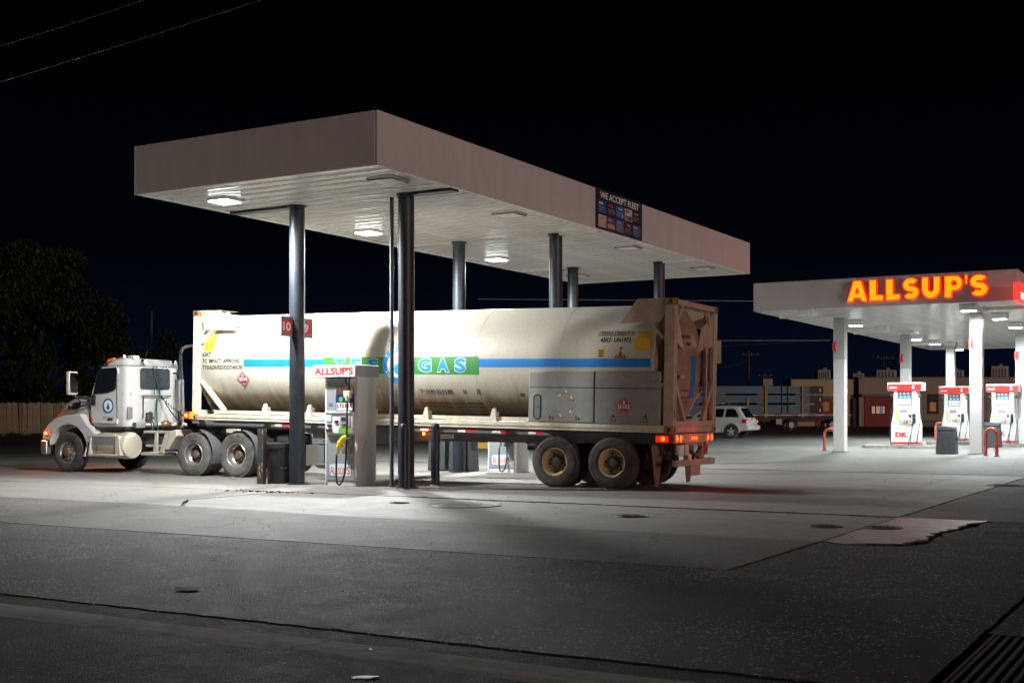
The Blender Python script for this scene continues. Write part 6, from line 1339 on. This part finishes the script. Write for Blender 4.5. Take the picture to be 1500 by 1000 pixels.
# ================================================================ FAR BUILDING
BZ = 140.0; bld = thing('store_building', 'long low tan shop building with red doorways far behind the pumps', 'building', (0,BZ,0.0), 0)
M_stucco = mat('tan_stucco', (0.52,0.45,0.25), 0.85, 0, 0.1, 1.0, bump=0.1, bscale=8); M_stucco2 = mat('grey_stucco', (0.38,0.34,0.27), 0.85, 0, 0.1, 1.0, bump=0.1, bscale=8)
M_redwall = mat('dark_red_shopfront', (0.27,0.028,0.034), 0.6, 0, 0.15, 1); M_lit = mat('lit_shop_window', (0.5,0.4,0.3), 0.5, 0, 0, emit=(1.0,0.62,0.32), es=0.26); M_litb = mat('lit_poster', (0.5,0.2,0.05), 0.5, 0, 0, emit=(1.0,0.33,0.10), es=0.12); M_lity = mat('lit_yellow_poster',(0.45,0.28,0.04),0.5,0,0,emit=(1.0,0.45,0.05),es=0.04)
BX = lambda px: (px-750)/1818*BZ
BH = lambda py: 1.46+(607-py)/1818*BZ
mb = MB(); mb.span((BX(1159),0,-0.1),(BX(1256),4,BH(556))); mb.build('wall', M_stucco, bld)
mb = MB(); mb.span((BX(1256)+0.01,-0.6,-0.1),(BX(1640),4,BH(553.5))); mb.build('wall', M_stucco2, bld)
mb = MB(); mb.span((BX(1159)-0.1,-0.12,BH(556)),(BX(1256),4,BH(555))); mb.span((BX(1256)-0.1,-0.75,BH(553.5)),(BX(1640),4,BH(552.3))); mb.build('parapet_cap', M_grey, bld)
mb = MB(); mb.span((BX(1194),-0.05,0),(BX(1220),-0.02,BH(584))); d = mb.build('doorway', M_redwall, bld); mb = MB(); mb.span((BX(1204),-0.09,BH(602)),(BX(1214),-0.052,BH(588.5))); mb.build('poster', M_lity, d); mb = MB(); mb.span((BX(1196),-0.4,BH(584)),(BX(1220),0,BH(580))); mb.build('awning', M_grey, d)
mb = MB(); mb.span((BX(1264),-0.66,0),(BX(1309),-0.605,BH(581))); d = mb.build('shopfront', M_redwall, bld); mb = MB(); mb.span((BX(1273),-0.70,BH(606.5)),(BX(1294),-0.662,BH(594))); w = mb.build('window', M_ink, d)
for a, b, m in ((1274.5,1279,M_lit),(1281,1286,M_lit),(1287,1289,mat('lit_blue_sign',(0.2,0.2,0.6),0.5,0,0,emit=(0.25,0.25,1.0),es=0.35)),(1290,1293,M_lit)):
    mb = MB(); mb.span((BX(a),-0.72,BH(605.5)),(BX(b),-0.702,BH(595))); mb.build('pane', m, d)
mb = MB(); mb.span((BX(1258),-1.2,BH(581)),(BX(1312),-0.6,BH(577))); mb.build('canopy_strip', M_grey, d)
mb = MB(); mb.span((BX(1356),-0.66,BH(606)),(BX(1372),-0.605,BH(577))); d = mb.build('window', M_ink, bld); mb = MB(); mb.span((BX(1359),-0.69,BH(602)),(BX(1368),-0.662,BH(589))); mb.build('poster', M_litb, d)
mb = MB(); mb.span((BX(1248),-0.3,0),(BX(1254),-0.02,BH(583))); mb.build('dark_recess', M_ink, bld)
mb = MB(); mb.span((BX(1320),-1.4,0),(BX(1600),-0.7,BH(615))); mb.build('base_kerb', M_grey, bld)
def roof_unit(px0, px1, py, label):
    t = thing('roof_unit', label, 'roof unit', (BX(px0),BZ+1.6,BH(556)), 0, 'air conditioning units on the far roof'); w = BX(px1)-BX(px0); h = BH(py)-BH(556)
    mb = MB(); mb.span((0,0,0),(w,1.6,h)); mb.build('casing', M_pumpgr, t, bevel=0.04)
    mb = MB()
    for i in range(5): mb.span((w*0.08+w*0.17*i,-0.03,h*0.2),(w*0.08+w*0.17*i+w*0.09,0.01,h*0.85))
    mb.build('louvre', M_dark, t); mb = MB(); mb.cyl((w*0.6,0.8,h),(w*0.6,0.8,h+0.25),0.4,n=16); mb.build('fan_shroud', M_grey, t)
roof_unit(1203,1222,541,'pale roof unit above the yellow poster doorway of the shop'); roof_unit(1255,1272,546,'small low roof unit above the red shopfront with lit window'); roof_unit(1290,1320,541,'wide boxy roof unit behind the pump numbered 6'); roof_unit(1394,1420,541,'dim roof unit partly hidden behind a white column'); roof_unit(1460,1486,535,'tallest and broadest roof unit on the far shop roof')

# ================================================================ POLES, WIRES, SIGN, FENCE, TREE
M_pole = mat('weathered_pole', (0.07,0.05,0.035), 0.85, 0, 0.2, 2, stretch=(6,6,0.4))
def pole(px, py, D, label, arm=True, box=False, r=0.16):
    x = (px-750)/1818*D; h = 1.46+(607-py)/1818*D; t = thing('utility_pole', label, 'utility pole', (x,D,-0.1), 0)
    mb = MB(); mb.cyl((0,0,0),(0,0,h),r,r*0.7,n=12); mb.build('shaft', M_pole, t)
    if arm:
        mb = MB(); mb.box((0.2,0,h-0.45),(2.2,0.12,0.12)); mb.build('crossarm', M_pole, t)
        for xx in (-0.7,0.3,1.1): 
            mb = MB(); mb.lathe([(0.06,0),(0.08,0.06),(0.03,0.18),(0.001,0.2)],10,'z',(xx,0,h-0.39)); mb.build('insulator', M_pumpgr, t)
    if box:
        mb = MB(); mb.span((-0.2,-0.3,h-2.0),(1.3,0.3,h-0.9)); mb.build('transformer', M_pumpgr, t, bevel=0.05)
    return t
pole(1097,513,150,'wooden utility pole with crossarm behind the steel load'); pole(1119,545,190,'distant thin pole with a transformer box behind the steel load',True,True,0.14)
pole(222,455,95,'dim slender pole standing alone behind the truck cab',False,False,0.13); pole(1294.5,518,150,'pole with crossarm above the far shop roof',True,False,0.12)
sgn = thing('roadside_sign', 'tan board sign on a pole seen through the container frame', 'sign', ((1045-750)/1818*80,80,0.1), 0)
mb = MB(); mb.span((-0.50,-0.06,4.66),(0.50,0.06,6.1)); mb.build('board', MATS['tan_stucco'], sgn, bevel=0.03); mb = MB(); mb.cyl((0,0.1,0),(0,0.1,6.0),0.07,n=10); mb.build('post', M_pole, sgn)
M_bark = mat('dark_bark', (0.022,0.017,0.013), 0.9, 0, 0.25, 3)
M_wire = mat('overhead_wire', (0.10,0.10,0.10), 0.5, 0.2, 0, 1)
M_wirep = mat('pale_overhead_wire', (0.30,0.30,0.29), 0.5, 0.2, 0, 1)
def wire(a, b, r, sag, label):
    A = Vector(a); B = Vector(b); P = []
    for i in range(25): t = i/24; p = A.lerp(B,t); p.z -= sag*4*t*(1-t); P.append(p)
    mb = MB(); mb.tube(P, r, 5); tag(mb.build('overhead_wire', M_wirep if 'pale' in label else M_wire), label, 'wire', 'overhead wires')
def W3(px, py, D): return ((px-750)/1818*D, D, 1.46+(607-py)/1818*D)
wire(W3(-40,132,30), W3(395,-4,34), 0.006, 0.04, 'brighter overhead wire crossing the upper left corner of the sky'); wire(W3(-40,80,30), W3(225,-5,33), 0.006, 0.03, 'fainter overhead wire nearest the upper left corner')
wire(W3(700,438,72), W3(1110,441,72), 0.026, 0.0, 'pale wire between the two canopies over the container'); wire(W3(900,499,66), W3(1216,498.5,66), 0.022, 0.0, 'pale bright wire behind the container ending at the low canopy'); wire(W3(900,516,90), W3(1225,496,90), 0.015, 0.05, 'thin slanting wire below the bright wire'); wire(W3(1050,540,150), W3(1097,527,150), 0.02, 0.1, 'dim wire running left from the wooden pole')
for k in range(10): pass
# board fence, every board on its own
fn = thing('board_fence', 'weathered wooden board fence behind the truck cab', 'fence', (-25.6,73.7,0), radians(180))
M_board = [mat('fence_board', (0.42+0.06*k,0.385+0.055*k,0.245+0.04*k), 0.85, 0, 0.3, 2.2, stretch=(5,5,0.5), dirt=(0.12,0.09,0.065), dscale=2, damt=0.6) for k in range(3)]
meshes = []
for k in range(6):
    mb = MB(); w = 0.148; h = 2.12; mb.prism([(-w/2,0),(w/2,0),(w/2,h-0.03),(w/2-0.03,h),(-w/2+0.03,h),(-w/2,h-0.03)], lambda p,q,d:(p,d,q), -0.011, 0.011); meshes.append(mb.mesh('board', M_board[k%3], 0))
rb = random.Random(11); x = 0.0
while x < 8.2:
    o = bpy.data.objects.new('board', rb.choice(meshes)); link(o, fn); o.location = (x, 0.03*rb.random(), rb.uniform(0.02,0.08)); o.rotation_euler = (rb.gauss(0,0.006), rb.gauss(0,0.012), 0); o.scale = (rb.uniform(0.9,1.0),1,rb.uniform(0.985,1.01)); x += 0.155
mb = MB()
for z in (0.4,1.1,1.85): mb.span((-0.1,-0.06,z),(8.3,-0.014,z+0.09))
mb.build('rail', M_pole, fn)
for i in range(4):
    mb = MB(); mb.span((0.1+2.6*i,-0.16,0),(0.2+2.6*i,-0.062,2.1)); mb.build('post', M_pole, fn)
def leafcloud(name, mats, parent, blobs, n, s, seed):
    rg = random.Random(seed); V = []; F = []; M = []
    for i in range(n):
        bx, by, bz, rx, ry, rz = rg.choice(blobs)
        while True:
            a = Vector((rg.uniform(-1,1),rg.uniform(-1,1),rg.uniform(-1,1)))
            if 0.30 < a.length < 1: break
        p = Vector((bx+a.x*rx, by+a.y*ry, bz+a.z*rz)); q = Matrix.Rotation(rg.uniform(0,6.28),3,'Z') @ Matrix.Rotation(rg.uniform(-1.2,1.2),3,'X'); k = s*rg.uniform(0.5,1.4)
        b = len(V); V += [p+q@Vector((-k*0.4,0,0)), p+q@Vector((0,-k,0.1*k)), p+q@Vector((k*0.4,0,0)), p+q@Vector((0,k,-0.1*k))]; F.append((b,b+1,b+2,b+3)); M.append(rg.randrange(len(mats)))
    mb = MB(); mb.V = [tuple(v) for v in V]; mb.F = F; mb.M = M; return mb.build(name, mats, parent, angle=0, fix=False)
M_leaf = [mat('leaf_a',(0.017,0.034,0.010),0.6,0,0.3,1), mat('leaf_b',(0.026,0.044,0.013),0.6,0,0.3,1), mat('leaf_c',(0.009,0.019,0.006),0.6,0,0.3,1)]
tr = thing('broadleaf_tree', 'large dark leafy tree behind the wooden fence', 'tree', (-31.5,82,0), 0)
mb = MB(); mb.tube([(0,0,0),(0.1,0,1.2),(0.0,0.1,2.6),(0.3,0.1,4.2)],0.34,12)
for dx, dz in ((-2.4,6.5),(2.6,6.8),(0.5,8.5),(-3.8,5.2),(3.6,5.0)): mb.tube([(0.05,0.1,2.4),(dx*0.4,0.2,2.4+(dz-2.4)*0.5),(dx,0.2,dz)],0.13,8)
mb.build('trunk', M_bark, tr)
rg = random.Random(2); blobs = []
for i in range(120):
    a = rg.uniform(0,6.28); r = 7.2*sqrt(rg.random()); z = rg.uniform(1.4,12.3); k = 1-(max(0,z-5.5)/8.5)**1.5; blobs.append((r*cos(a)*k-0.2, r*sin(a)*k*0.7, z, rg.uniform(0.8,1.5), rg.uniform(0.8,1.4), rg.uniform(0.6,1.1)))
leafcloud('crown', M_leaf, tr, blobs, 60000, 0.21, 4)
tr2 = thing('broadleaf_tree', 'lower dark tree beside the big tree, above the truck cab', 'tree', (-27.5,92,0), 0)
mb = MB(); mb.tube([(0,0,0),(0,0.1,2),(0.2,0,4)],0.2,10); mb.build('trunk', M_bark, tr2)
leafcloud('crown', M_leaf, tr2, [(rg.uniform(-2.4,2.4),rg.uniform(-2,2),rg.uniform(3,7.2),1.1,1.1,0.8) for i in range(18)], 5000, 0.17, 5)
wd = leafcloud('fence_weeds', [mat('weed_a',(0.06,0.13,0.03),0.6,0,0.3,2),mat('weed_b',(0.04,0.09,0.02),0.6,0,0.3,2)], None, [(rg.uniform(-31,-27.6),73.2+rg.uniform(-.2,.3),0.15,0.35,0.2,0.25) for i in range(20)]+[(rg.uniform(-27.6,-25.5),73.3,0.05,0.35,0.15,0.1) for i in range(4)], 1500, 0.09, 8)
tag(wd, 'low green weeds along the foot of the wooden fence', 'weeds', kind='stuff')
